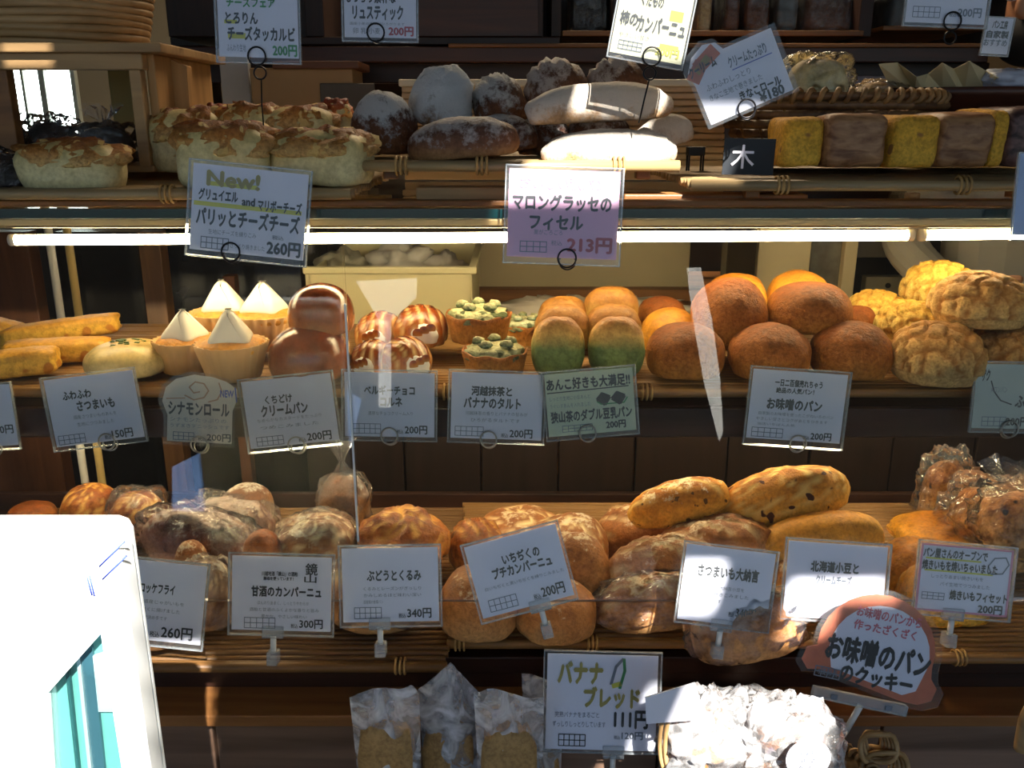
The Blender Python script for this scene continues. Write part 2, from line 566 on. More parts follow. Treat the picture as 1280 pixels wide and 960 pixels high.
# unseen awning added to shade the case, its slots shaped for the sun patches
AZ = 2.42
def slot(px0, py0, px1, py1, Y):
    a, b = at(px0, (py0 + py1) / 2, Y), at(px1, (py0 + py1) / 2, Y)
    t, u = at((px0 + px1) / 2, py0, Y), at((px0 + px1) / 2, py1, Y)
    def pr(x, z):
        k = (AZ - z) / (-SUN_D.z)
        return x - SUN_D.x * k, Y - SUN_D.y * k
    zm = (t.z + u.z) / 2
    return (pr(a.x, zm)[0], pr(b.x, zm)[0], pr(0, u.z)[1], pr(0, t.z)[1])
slots = [slot(655, 158, 925, 268, 1.12), slot(752, -20, 880, 82, 1.10), slot(815, 850, 1010, 980, 0.93),
         *[slot(-120, q_, 172 + (q_ - 640) * .07, q_ + 71, 0.60) for q_ in range(600, 1090, 70)], slot(985, 728, 1104, 768, 1.03), slot(958, 766, 1002, 818, 1.05), slot(812, 726, 866, 792, 1.09), slot(628, 196, 786, 262, 1.03), slot(6, 70, 68, 90, 1.22)]
xs = sorted({-3.6, 3.8} | {round(v, 4) for s in slots for v in s[:2]})
ys = sorted({-1.55, 0.97} | {round(v, 4) for s in slots for v in s[2:] if -1.55 < v < 0.97})
abm = bmesh.new()
for i in range(len(xs) - 1):
    for j in range(len(ys) - 1):
        cx, cy = (xs[i] + xs[i + 1]) / 2, (ys[j] + ys[j + 1]) / 2
        if any(s[0] < cx < s[1] and s[2] < cy < s[3] for s in slots): continue
        box_bm(xs[i], xs[i + 1], ys[j], ys[j + 1], AZ, AZ + 0.012, bm=abm)
struct(bmo('sun_patch_mask', abm, DW2))

# shapes added behind the viewer, mirrored as streaks and haze in the glass
def refl(px, py, Yg=1.05):
    r = ray(px, py)
    k = -ZC / r.z
    return (r.x * k, 2 * Yg - r.y * k)
def ground_poly(name, pxs, mat, z=0.004):
    bm = bmesh.new()
    vv = [bm.verts.new((*refl(*q), z)) for q in pxs]
    f = bm.faces.new(vv)
    r = bmesh.ops.extrude_face_region(bm, geom=[f])
    for v in r['geom']:
        if isinstance(v, bmesh.types.BMVert): v.co.z -= 0.003
    bmesh.ops.recalc_face_normals(bm, faces=bm.faces)
    return bmo(name, bm, mat)
tag(ground_poly('streak_source', [(473, 510), (473, 400), (445, 352), (521, 348), (521, 372), (489, 402), (489, 510)], STREAKW),
    'white arrow shape added on the road behind the viewer for the streak in the case glass', 'reflection shape')
tag(ground_poly('streak_source', [(899, 553), (880, 480), (866, 400), (858, 335), (876, 335), (890, 400), (900, 470), (904, 540)], STREAKW),
    'narrow white wedge added on the road for the streak between the miso buns', 'reflection shape')
tag(ground_poly('haze_source', [(215, 640), (215, 585), (420, 480), (452, 500), (430, 600), (390, 645)], HAZEB),
    'pale blue tarpaulin added on the road for the blue haze low in the case glass', 'haze_source')

# ---------------------------------------------------------------- display case
case = empty('display_case', (0, 1.1, 0), 'dark wooden bakery counter case with glass front and glass top', 'display case')
def cpart(o, name=None):
    o.parent = case
    o.matrix_parent_inverse = case.matrix_world.inverted()
    return o
case.matrix_world = Matrix.Translation((0, 1.1, 0))
XL, XR = -1.05, 1.15
def cbox(name, b, mat, bev=0.002):
    o = bmo(name, box_bm(b[0], b[1], b[2] - 1.1, b[3] - 1.1, b[4], b[5], bev=bev), mat, case)
    return o
zg = 1.388
part_label(cbox('glass_top', (XL, XR, 1.065, 1.62, zg + 0.001, zg + 0.010), GLASS, 0), 'clear glass top plate')
part_label(cbox('glass_edge', (XL, XR, 1.058, 1.0648, zg, zg + 0.011), GEDGE, 0), 'teal polished glass edge')
part_label(cbox('edge_light_line', (XL, XR, 1.057, 1.07, zg - 0.0085, zg - 0.001), flat('light_line_pale', 'b9a06c', 0.35), 0.001), 'pale strip painted as the light line below the glass edge')  # bright line of light in the glass, put in as a pale strip
cbox('light_rail', (XL, XR, 1.20, 1.25, zg - 0.028, zg - 0.002), flat('rail_brown', '6a5a40', 0.4))
xj = at(437, 470, 1.05).x
cbox('glass_pane', (XL, xj - 0.001, 1.048, 1.054, 0.88, zg - 0.009), GLASS, 0)
cbox('glass_pane', (xj + 0.001, XR, 1.048, 1.054, 0.88, zg - 0.009), GLASS, 0)
FPW = wood('worn_front_wood', '5e483a', '907260', 0, 0.55, 30, 0.06, 0.6)
part_label(cbox('pane_joint', (xj - .0013, xj + .0013, 1.0455, 1.0475, 0.97, zg - 0.10), flat('polished_joint', 'f4f6f8', .2, spec=.8)), 'bright polished vertical glass joint')
# middle shelf: board and dark fascia
zf = at(640, 545, 1.095).z
cbox('middle_shelf', (XL, XR, 1.10, 1.53, Z_MID - 0.045, Z_MID - 0.022), DW)
cbox('shelf_fascia', (XL, XR, 1.088, 1.10, zf, Z_MID - 0.022), DW)
# bottom shelf and step fronts
cbox('bottom_shelf', (XL, XR, 1.09, 1.60, Z_BOT - 0.05, Z_BOT - 0.022), DW)
z1 = at(640, 880, 1.085).z; z2 = at(640, 897, 1.05).z
cbox('front_board', (XL, XR, 1.095, 1.11, z1, Z_BOT - 0.05), DW)
cbox('front_ledge', (XL, XR, 1.03, 1.11, z2, z2 + 0.018), MW)
for k in range(7):
    x0 = XL + k * 0.3145
    cbox('front_panel', (x0 + 0.002, x0 + 0.3125, 1.05, 1.07, 0.30, z2), FPW)
cbox('base_shelf', (XL, XR, 0.80, 1.08, 0.475, 0.50), DW2)
cbox('base_front', (XL, XR, 0.80, 0.82, 0.0, 0.475), DW)
cbox('plinth', (XL, XR, 1.07, 1.58, 0.0, 0.30), DW)
for x in (XL - 0.03, XR):
    cbox('side_panel', (x, x + 0.03, 1.06, 1.62, 0.0, zg), DWV)
BBW = wood('blackened_wood', '0c0706', '1c1210', 2, 0.5)
# back boards of the lower compartment
bx = [-0.40,  -0.21, -0.06, 0.09, 0.24, 0.42, 0.58, 0.74, 0.90, XR]
for k in range(len(bx) - 1):
    cbox('back_board', (bx[k] + 0.0015, bx[k + 1] - 0.0015, 1.60 + 0.004 * (k % 2), 1.62, Z_BOT - 0.03, Z_MID - 0.03), BBW)
cbox('back_rail', (XL, XR, 1.585, 1.60, Z_BOT - 0.02, Z_BOT + 0.012), DW)

# LED tubes
LED = glow('led_warm', 'ffe8b0', 27.0)
def led(px0, px1, py0, py1, Y, r, label, m=LED):
    a, b = at(px0, py0, Y), at(px1, py1, Y)
    e = empty('led_tube', (a + b) / 2, label, 'light tube', 'warm light tubes of the case')
    e.matrix_world = Matrix.Translation((a + b) / 2)
    d = (b - a) / 2
    part = tubeo('diffuser', [-d, d], r, m, e, 12)
    for s in (-1, 1):
        tubeo('end_cap', [d * s, d * s + d.normalized() * s * 0.008], r * 1.15, WHITEP, e, 12)
    return e
led(20, 1134, 300, 294, 1.22, 0.0072, 'long glowing light tube under the glass top')
led(1156, 1300, 294, 292, 1.22, 0.0072, 'short glowing light tube at the right end under the glass top')
e = led(-200, 1500, 548, 548, 1.18, 0.006, 'glowing light tube hidden under the middle shelf', glow('led_warm_low', 'ffe8b4', 46.0))
e.location = (e.location.x, 1.40, Z_MID - 0.056)

# ---------------------------------------------------------------- bamboo trays
def tray(name, label, x0, x1, y0, y1, z, mat, pitch=0.0125, r=0.0055, rails=(True,), binds=(), group='bamboo slat trays', blocks=True, along='x'):
    e = empty(name, ((x0 + x1) / 2, y0, z - r * 2), label, 'tray', group)
    hx = (x1 - x0) / 2
    n = int((y1 - y0) / pitch)
    bm = tube_bm([(-hx, 0, 0), (hx, 0, 0)], r, 8)
    me = bpy.data.meshes.new('slat'); bm.to_mesh(me); bm.free(); me.materials.append(mat)
    for p in me.polygons: p.use_smooth = True
    for i in range(n + 1):
        o = link('bamboo_slat', me, None, e, (rnd.uniform(-.004, .004), i * pitch + rnd.uniform(-.001, .001), r + rnd.uniform(-.0008, .0008)))
        o.rotation_euler = (0, 0, rnd.uniform(-.002, .002))
        o.scale = (1, rnd.uniform(.85, 1.05), rnd.uniform(.85, 1.02))
    tubeo('front_rail', [(-hx, -0.007, r * 0.9), (hx, -0.007, r * 0.9)], r * 1.25, mat, e)
    for bxx in binds:
        for q in (-0.006, 0, 0.006):
            tubeo('rope_binding', ring_pts((bxx - (x0 + x1) / 2 + q, -0.004, r * 0.9), r * 1.9, 12, 'x'), 0.0018, ROPE, e, 5, True)
    if blocks:
        for bxx in (-hx * 0.8, hx * 0.8, 0):
            for yy in (0.02, (y1 - y0) - 0.04):
                boxo('cross_bar', (bxx - 0.009, bxx + 0.009, yy, yy + 0.02, -0.013, 0.0), MW, e)
    return e
X = lambda px, py, Y: at(px, py, Y).x
zb = Z_BOT
tray('bamboo_tray', 'worn bamboo slat tray at the left end of the bottom shelf', -0.95, X(560, 800, 1.07), 1.05, 1.55, zb, BAMD, binds=(X(500, 800, 1.05),))
tray('bamboo_tray', 'bamboo slat tray with pale front rail in the middle of the bottom shelf', X(533, 800, 1.10) + 0.03, X(1010, 800, 1.12), 1.10, 1.57, zb + 0.004, BAM, binds=(X(575, 800, 1.1), X(740, 800, 1.1)))
tray('bamboo_tray', 'bamboo slat tray at the right end of the bottom shelf', X(1015, 800, 1.09), 1.10, 1.07, 1.57, zb, BAM, binds=(X(1200, 800, 1.07),))
tray('bamboo_tray', 'reddish bamboo tray at the left of the middle shelf', -0.95, X(455, 480, 1.1), 1.115, 1.50, Z_MID, BAM, binds=(X(320, 480, 1.1),), blocks=True)
tray('bamboo_tray', 'reddish bamboo tray at the right of the middle shelf', X(460, 480, 1.1), 1.08, 1.115, 1.50, Z_MID, BAM, binds=(X(810, 480, 1.1), X(560, 480, 1.1)), blocks=True)
tray('bamboo_tray', 'pale bamboo tray under the cheese breads on the glass top', -0.90, X(440, 230, 1.09), 1.085, 1.45, 1.421, BAM2, binds=(X(213, 240, 1.09),))
tray('bamboo_tray', 'raised pale bamboo tray under the floury loaves', X(444, 210, 1.12), X(848, 210, 1.12), 1.12, 1.50, 1.452, BAM2, binds=(X(500, 210, 1.1), X(602, 210, 1.1), X(775, 210, 1.1)))
tray('bamboo_tray', 'pale bamboo tray under the square loaves at the right', X(862, 235, 1.10), 1.05, 1.10, 1.45, 1.430, BAM2, binds=(X(975, 240, 1.1), X(1200, 240, 1.1)))
# wooden bearers lying on the glass top, under the trays
for k, (p0, p1, q0, q1, Y) in enumerate([(-100, 1300, 246, 256, 1.09), (120, 330, 243, 262, 1.12), (520, 640, 228, 262, 1.11), (780, 1010, 236, 252, 1.13)]):
    a = at(p0, 250, Y); b = at(p1, 250, Y)
    o = boxo('wooden_bearer', (a.x, b.x, Y, Y + 0.03 + 0.004 * k, zg + 0.0102, zg + 0.0102 + [0.008, 0.0085, 0.022, 0.012][k]), [MW, LW, LW, MW][k])
    tag(o, ['long thin wooden batten along the glass top front', 'short pale wooden batten on the glass top below the cheese breads',
            'thick pale wooden batten lifting the tray of floury loaves', 'wooden batten lying right of the pink price card'][k], 'batten')

# ---------------------------------------------------------------- behind: rack, boards, kitchen
rack = empty('back_rack', (0, 1.95, 0), 'dark wooden wall rack with open compartments behind the counter', 'shelf rack')
rack.matrix_world = Matrix.Translation((0, 1.95, 0))
def rp(name, px0, py0, px1, py1, Y, d, mat):
    o = slab(name, px0, py0, px1, py1, Y, d, mat)
    o.parent = rack; o.matrix_parent_inverse = rack.matrix_world.inverted()
    return o
rp('shelf_board', 200, 58, 1236, 78, 1.90, 0.35, DW2)
rp('shelf_apron', 200, 78, 1236, 104, 1.96, 0.03, DW)
rp('lit_edge', 560, 54, 1236, 59, 1.885, 0.03, MW)  # lit front edge of the board, painted as a lighter wood strip
rp('rack_panel', 520, -140, 675, 46, 1.93, 0.02, DW2)
rp('back_panel', 200, -200, 1330, 58, 2.2, 0.02, DW)
for p0, p1 in ((200, 262), (376, 400), (672, 680), (690, 703), (1083, 1100), (768, 776)):
    rp('divider', p0, -160, p1, 46, 1.93, 0.25, DWV)
rp('compartment_frame', 703, 38, 1080, 45, 1.92, 0.3, MW)
rp('compartment_frame', 1104, 32, 1236, 38, 1.92, 0.3, MW)
rp('shelf_lip', 330, 46, 700, 56, 1.92, 0.3, DW)
# lower dark panel under the rack (behind the breads on the glass top)
rp('lower_panel', 330, 104, 1330, 300, 2.3, 0.03, DW)
rp('wall_post', 205, 60, 270, 400, 2.0, 0.10, DWV)
tag(slab('upright_panel', 283, 60, 318, 300, 1.85, 0.02, flat('white_panel', 'c9c6c0', 0.5)), 'narrow white upright board behind the cheese breads', 'board')
cb = flat('cardboard', 'b08d62', 0.7, noise_amt=0.06, scale=12)
bxo = empty('cardboard_box', at(390, 135, 1.8), 'pale brown box standing behind the cheese breads under the rack', 'box')
bxo.matrix_world = Matrix.Translation(at(390, 200, 1.8))
for nm, q in (('box_side', (318, 85, 444, 240, 1.78, 0.12)), ('box_lid', (340, 76, 448, 86, 1.765, 0.14))):
    o = slab(nm, *q, cb if nm == 'box_side' else wood('box_lid_wood', '5c3524', '7d5138'))
    o.parent = bxo; o.matrix_parent_inverse = bxo.matrix_world.inverted()
# small notice with a character in front of the box
nt_ = slab('notice', 402, 104, 470, 200, 1.7755, 0.004, flat('grey_notice', '5f574e', 0.6))
tag(nt_, 'small grey printed notice behind the round brown bread', 'notice')
# ribbed cream board standing behind the floury loaves
rb = empty('ribbed_board', at(700, 200, 1.56), 'cream ribbed board standing behind the floury loaves', 'board')
rb.matrix_world = Matrix.Translation((at(700, 200, 1.56).x, 1.56, at(700, 200, 1.56).z))
RIBM = flat('cream_board', 'd8b98e', 0.55, noise_amt=0.03)
RIBL = flat('cream_rim', 'f0e2c2', 0.4)
def pr(o, par):
    o.parent = par; o.matrix_parent_inverse = par.matrix_world.inverted(); return o
for k in range(13):
    q0 = 108 + k * 8.4
    pr(slab('rib', 502, q0, 906, q0 + 7.4, 1.56, 0.012, RIBM, bev=0.002), rb)
pr(slab('rim', 498, 99, 910, 108, 1.552, 0.03, RIBL), rb)
pr(slab('backing', 504, 108, 904, 225, 1.573, 0.006, RIBM), rb)
# grey ledge behind the basket
tag(slab('steel_ledge', 1060, 95, 1330, 106, 1.86, 0.09, flat('grey_steel', '6a6168', 0.4)), 'grey ledge behind the wicker basket and wooden bowl', 'ledge')

def down(o, z=1.10):
    mz = [v.co.z for v in o.data.vertices]; mid_ = (min(mz) + max(mz)) / 2
    for v in o.data.vertices:
        if v.co.z < mid_: v.co.z = z
    return o
# kitchen seen through the middle shelf opening
LGREY = flat('kitchen_grey', '6b655e', 0.5)
CREAM = flat('cream_panel', 'd9c69c', 0.5, noise_amt=0.02)
BLK = flat('black_gap', '120e0d', 0.5)
tag(down(slab('wooden_cabinet', -60, 290, 60, 640, 1.72, 0.04, wood('cabinet_brown', '3d2213', '5e3a24', 2)), 0.0), 'brown wooden cabinet side at the far left behind the case', 'cabinet')
tag(boxo('work_counter', (-0.30, 0.84, 1.64, 2.42, 0, 1.0995), MW), 'wooden work counter standing behind the display case', 'counter')
p_ = []
for p0, p1, q0, q1, mt, lb in ((57, 68, 98, 107, flat('pole_white', 'cfcbc4', 0.3), 'white metal pole behind the left end of the case'),
                     (80, 92, 116, 124, flat('pole_brass', 'b39a62', 0.35), 'yellowish metal pole beside the white one at the left')):
    a, b = at((p0 + p1) / 2, 300, 1.66), at((q0 + q1) / 2, 640, 1.66)
    o = tubeo('metal_pole', [(a.x, 1.66, 1.45), (a.x + (b.x - a.x) * .3, 1.66, 0.0)], 0.0075, mt, None, 14)
    tag(o, lb, 'pole', None)
tag(down(slab('refrigerator', 92, 290, 192, 640, 1.84, 0.3, flat('black_gloss', '17181b', 0.15, noise_amt=.02)), 0.0), 'black glossy appliance behind the two left poles', 'appliance')
tag(down(slab('wooden_post', 192, 290, 218, 640, 1.76, 0.04, wood('post_brown', '3c2616', '6a4a2c', 2)), 0.0), 'brown wooden post left of the dark doorway', 'post')
tag(down(slab('black_cupboard', 218, 290, 385, 640, 1.95, 0.3, flat('black_gloss2', '1b1d24', 0.2, noise_amt=.05)), 0.0), 'black cupboard in the dark gap behind the cream cupcakes', 'cupboard')
tag(down(slab('wooden_post', 292, 345, 306, 640, 1.86, 0.03, wood('post_brown2', '53301c', '7a4a2c', 2)), 0.0), 'thin reddish post under the round price ring', 'post')
# bin
BINM = flat('cream_plastic', 'd2c79c', 0.45, noise_amt=0.01)
bn = empty('plastic_bin', at(490, 400, 1.70), 'cream plastic bin holding folded plastic behind the cream buns', 'bin')
bn.matrix_world = Matrix.Translation((at(490, 400, 1.70).x, 1.62, at(490, 400, 1.7).z))
pr(slab('front_wall', 384, 340, 590, 430, 1.62, 0.006, BINM), bn)
pr(slab('rim', 378, 334, 596, 343, 1.612, 0.016, BINM, bev=0.003), bn)
a, b = at(590, 340, 1.62), at(590, 430, 1.62)
pr(boxo('side_wall', (a.x - .006, a.x, 1.62, 1.98, b.z, a.z), BINM), bn)
pr(boxo('rim', (a.x - .006, a.x + .008, 1.62, 1.99, a.z - .002, a.z + .010), BINM), bn)
c_ = at(384, 340, 1.62)
pr(boxo('side_wall', (c_.x, c_.x + .006, 1.62, 1.98, b.z, a.z), BINM), bn)
pr(boxo('back_wall', (c_.x, a.x, 1.975, 1.981, b.z, a.z + .008), BINM), bn)
pr(boxo('floor_panel', (c_.x, a.x, 1.62, 1.98, b.z, b.z + .006), BINM), bn)
for k, (q, wd) in enumerate((((430, 318), .09), ((500, 312), .13), ((555, 322), .10))):
    P = at(q[0], q[1] + 14, 1.8)
    me = loaf_mesh((wd * 1.05, wd * 1.2, 0.075), amp=.35, freq=2.5, amp2=.15, seed=40 + k)
    o = link('folded_cloth', me, flat('grey_plastic_sheet%d' % k, ['8f8a7c', 'b5b0aa', 'a19b96'][k], 0.5), None, P - Vector((0, 0, .035)))
    tag(o, ['crumpled greenish plastic sheet at the left in the cream bin', 'pale crumpled sheet in the middle of the cream bin', 'crumpled grey sheet at the right corner of the cream bin'][k], 'sheet')
tag(down(slab('dough_board', 545, 296, 862, 362, 2.05, 0.03, flat('board_cream', 'b7a887', 0.6, noise_amt=.05, scale=9))), 'long cream board standing behind the green bean breads', 'board')
tag(down(slab('wooden_shelf_board', 590, 362, 880, 376, 2.0, 0.04, MW)), 'wooden board edge below the long cream board', 'board')
me = loaf_mesh((.42, .14, .055), amp=.25, freq=3, amp2=.2, seed=77)
tag(link('paper_sheet', me, flat('white_wrap', 'cfc6bc', 0.6), None, at(735, 402, 1.74)), 'crumpled white wrapping paper behind the green breads', 'paper')
tag(down(slab('glass_jar', 908, 296, 944, 372, 1.80, 0.05, flat('dark_jar', '2a241c', 0.15))), 'dark jar left of the cream panel', 'jar')
kp = down(slab('cream_board', 945, 285, 1010, 420, 1.85, 0.03, CREAM))
tag(kp, 'cream coloured panel behind the top miso buns', 'panel')
tag(down(slab('steel_rack', 1010, 285, 1052, 420, 1.88, 0.1, flat('smoky_plastic', '7d776a', 0.2, noise_amt=.3, scale=30))), 'smoky plastic cover right of the cream panel', 'cover')
tag(slab('cream_post', 1052, 285, 1068, 420, 1.86, 0.03, CREAM), 'narrow cream post left of the grey kitchen unit', 'post')
ku = empty('kitchen_unit', at(1100, 420, 1.95), 'grey kitchen unit with dark gap and pale drawer', 'kitchen unit')
ku.matrix_world = Matrix.Translation(at(1100, 420, 1.95))
pr(slab('upper_panel', 1068, 285, 1145, 322, 1.95, 0.2, flat('kgrey', '7a736a', 0.4)), ku)
pr(down(slab('dark_gap', 1068, 322, 1145, 344, 1.97, 0.2, BLK)), ku)
pr(slab('drawer', 1080, 346, 1145, 400, 1.945, 0.2, flat('kpale', '958c78', 0.4)), ku)
pr(tubeo('knob', [at(1110, 357, 1.95), at(1110, 357, 1.93)], 0.006, BLK, None, 10), ku)
KW = flat('far_shelf_grey', '3a332e', 0.5)
tag(slab('kitchen_cabinet', -100, 285, 1400, 700, 2.45, 0.05, KW), 'dark grey kitchen cabinet front at the far back', 'cabinet')
# unseen fill lamp added at the ceiling to brighten the shop
lp = empty('fill_lamp', (0.2, 2.3, 2.66), 'flat white fill lamp added unseen at the shop ceiling', 'lamp')
lp.matrix_world = Matrix.Translation((0.2, 2.3, 2.66))
pr(boxo('lamp_body', (-0.4, 0.8, 2.2, 2.5, 2.66, 2.70), WHITEP), lp)
pr(boxo('diffuser', (-0.38, 0.78, 2.22, 2.48, 2.645, 2.66), glow('lamp_glow', 'ffe6c0', 14.0)), lp)

# ================================================================ BAKED GOODS
CH = crust('cheese_crust', 'd8b070', 'bf8038', '8a4a1c', 0.2, 0.9, bump=0.9, bscale=60, scale=30, spots='dcb871', spot_scale=70, spot_at=0.60)
CHO = crust('bacon_crust', 'd08a45', 'b8602a', '8a3216', 0.0, 0.8, bump=1.0, bscale=40, spots='f0b862', spot_scale=50, spot_at=0.6)
RYE = crust('rye_crust', '8a5a34', '6b4228', '4a2a1c', 0.05, 0.6, flour=0.62, flour_col='bcbcbc', fscale=34, bscale=50, rough=0.7, bump=1.0, mark='30190f')
RYEF = crust('floured_boule', '8a6a4c', '7c6450', '6c5648', 0.1, 0.5, flour=1.05, flour_col='c2c8ce', fscale=26, rough=0.85, bump=1.0, mark='5b4636')
BRO = crust('brown_roll', 'b98a58', '7d5236', '5a3826', 0.05, 0.6, flour=0.55, flour_col='b3a9a4', fscale=40, rough=0.6, mark='98765a')
FIC = crust('ficelle_crust', 'c9a478', 'a88058', '8a6444', 0.05, 0.9, flour=0.9, flour_col='d2c8bc', fscale=26, rough=0.7, mark='dcc9a8')
CMPG = crust('campagne_crust', 'd0a068', 'b87a3e', '965a26', 0.1, 0.85, flour=0.22, flour_col='e0cdb0', fscale=30, mark='f0d6a4')
GOLD = crust('golden_crust', 'f0bd52', 'dc982c', 'b06a18', 0.1, 0.9, flour=0.25, flour_col='f0e0b8', fscale=40, mark='ecc878', spots='6a4a1c', spot_scale=90, spot_at=0.68)
GOLDR = crust('raisin_crust', 'f0bd4e', 'dc982c', 'b06a18', 0.15, 1.0, mark='efcc78', spots='4a2414', spot_scale=48, spot_at=0.66)
ORB = crust('orange_crust', 'dca258', 'c47a34', '94501e', 0.0, 0.85, bump=0.9, bscale=35, rough=0.35, mark='e6b05c', spots='5c2a10', spot_scale=24, spot_at=0.67)
PURP = crust('grape_campagne', 'c9967c', 'a06a54', '7a4a40', 0.1, 0.8, flour=0.42, flour_col='d9c4b8', fscale=22, mark='d9b090', spots='3a3050', spot_scale=24, spot_at=0.66)
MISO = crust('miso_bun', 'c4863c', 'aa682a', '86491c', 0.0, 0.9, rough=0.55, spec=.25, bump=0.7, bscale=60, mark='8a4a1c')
MISOY = crust('miso_bun_lit', 'ecb040', 'dc9a30', 'c07c26', 0.2, 0.95, rough=0.45, bump=0.4)  # miso crust with the tube light put into a yellower colour
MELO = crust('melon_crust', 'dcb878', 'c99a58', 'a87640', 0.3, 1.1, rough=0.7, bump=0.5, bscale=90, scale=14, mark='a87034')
MELY = crust('melon_crust_lit', 'ead07a', 'dcb450', 'c89838', 0.3, 1.1, rough=0.7, bump=0.5, bscale=90, mark='b88430')  # melon crust copy, back row lamplight painted into the colour
MATC = crust('matcha_bread', '76884e', 'cda458', 'a8682c', 0.46, 0.92, rough=0.5, bump=0.4, mark='d8b070')
GLZ = crust('glazed_bun', 'b97c4e', '94522c', '7a3a1e', 0.0, 0.7, rough=0.14, spec=0.7, bump=0.12, scale=8)
GLZ2 = crust('glazed_cornet', 'd09a58', 'b06428', '8a3e16', 0.0, 0.8, rough=0.16, spec=0.7, bump=0.2, scale=14, mark='e8c080')
TOAST = crust('french_toast', 'eab850', 'f0be4c', 'd29a3a', 0.2, 0.9, rough=0.45, bump=0.4, bscale=50, spots='c07c2c', spot_scale=34, spot_at=0.66)
PALE = crust('pale_bun', 'd8c28e', 'cdb072', 'b89558', 0.1, 0.8, rough=0.45, bump=0.3)
YLOAF = crust('yellow_loaf', 'f0c25a', 'e2a53a', 'c88428', 0.1, 1.1, bump=.4)
PIE = crust('pie_crust', 'efba46', 'e0a030', 'bc7820', 0.2, 0.9, rough=0.3, bump=0.8, bscale=60)
BAGB = crust('bagged_brown', 'b98a5c', '98683c', '74482a', 0.05, 0.8, flour=0.3, mark='d0a878', spots='4a2a1c', spot_scale=28, spot_at=0.68)
COOK = crust('cookie_heap', 'c9a070', 'a87648', '7c4c2a', 0.1, 0.8, bump=1.0, spots='5a3050', spot_scale=26, spot_at=0.62)
ALMD = crust('crumble_top', 'e0b474', 'd49a54', 'b4743a', 0.1, 0.8, bump=1.0, bscale=50, spots='3c2816', spot_scale=34, spot_at=0.68)

# ---- top shelf, left: cheese breads
CHB = crust('cheese_bread_side', 'd9cf9e', 'd2c084', 'c8a868', 0.3, 1.1, rough=0.5, bump=0.12)
g = 'cheese topped breads on the left tray'
def cheese(label, box, Y, mat=CH, dr=.75, yaw=0, z=None, **k):
    # pale boxy lower body with a lumpy browned cheese cap as its part
    x0, y0, x1, y1 = box
    o = bread('cheese_bread', label, box, CHB, z=z, Y=Y, dr=dr, yaw=yaw, group=g, p=3.6, pz=3.2, flatb=.7, amp=.04)
    a, b, h = o['sz']
    SEED[0] += 1
    me = loaf_mesh((a * 1.05, b * 1.06, h * .62), p=2.6, flatb=.35, amp=.22, freq=2.6, amp2=.12, seed=SEED[0], disp=crack(.05, 4, SEED[0]))
    link('cheese_cap', me, mat, o, (0, 0, h * .46))
    return o
cheese('rectangular cheese bread alone at the far left tray end', (28, 176, 152, 238), 1.13, dr=.6)
cheese('cheese bread right above the yellow New card', (226, 156, 340, 234), 1.13, yaw=8)
cheese('cheese bread on the tray right of the yellow New card', (344, 162, 464, 230), 1.14, yaw=-6)
cheese('cheese bread at the left back of the cheese pile', (192, 138, 280, 214), 1.26, yaw=20)
cheese('cheese bread in the middle back of the cheese pile', (278, 132, 360, 196), 1.27, yaw=-10)
cheese('cheese bread behind the right cheese loaf', (336, 134, 420, 190), 1.27, mat=CH, yaw=5)
cheese('orange topped bacon bread at the right back of the pile', (398, 126, 440, 168), 1.30, mat=CHO)
cheese('orange topped bread peeking at the rear left of the pile', (245, 132, 300, 170), 1.36, mat=CHO)

# ---- top shelf, centre: floury loaves (rest on the raised tray)
zt = 1.4635
def t(label, box, mat, Y, name='loaf_bread', **k):
    return bread(name, label, box, mat, Y=Y, **k)
g2 = None
t('round dark brown boule with floury top and open crack', (439, 114, 520, 192), RYE, 1.22, dr=1, disp=seam(.28, .30, .1), amp=.06, amp2=.03)
t('tall round boule white with flour', (515, 80, 594, 160), RYEF, 1.27, dr=.9, roll=-12, disp=crack(.07, 2.2, 6), p=2.4, amp=.07, amp2=.03, name='round_loaf')
t('floury brown round loaf beside the tall white boule', (588, 92, 656, 160), RYE, 1.28, roll=20, disp=slashes(3, .5, .13, .12))
t('long brown roll with seedy grey top at the tray front', (508, 146, 648, 198), BRO, 1.16, dr=.42, roll=5, amp=.03, disp=slashes(5, .8, .02, .12))
t('dark roll lying behind the seedy long roll', (560, 144, 672, 192), RYE, 1.235, dr=.42, roll=6)
t('ridged dark brown loaf leaning at the pile top left', (652, 72, 734, 148), BRO, 1.30, dr=.7, roll=24, disp=slashes(4, .1, .07, .16), name='round_loaf')
t('ridged brown loaf at the right top of the pile', (730, 72, 806, 142), BRO, 1.31, dr=.7, roll=34, disp=slashes(4, .1, .07, .16))
t('dark brown loaf under the ridged loaves', (646, 138, 712, 194), RYE, 1.28, dr=.7)
t('dark brown loaf hidden under the long floury loaf', (708, 140, 790, 192), BRO, 1.29, dr=.7)
t('long floury loaf resting across the pile', (656, 104, 840, 152), FIC, 1.19, dr=.30, roll=3, disp=seam(.04, .2, .2))
t('long white loaf in full sunlight at the tray front', (676, 161, 848, 206), FIC, 1.15, dr=.30, roll=1, disp=slashes(4, 1.2, .07, .1), name='ficelle')
t('loaf end poking out right of the pile', (790, 146, 866, 186), FIC, 1.25, dr=.4, roll=18, name='ficelle')

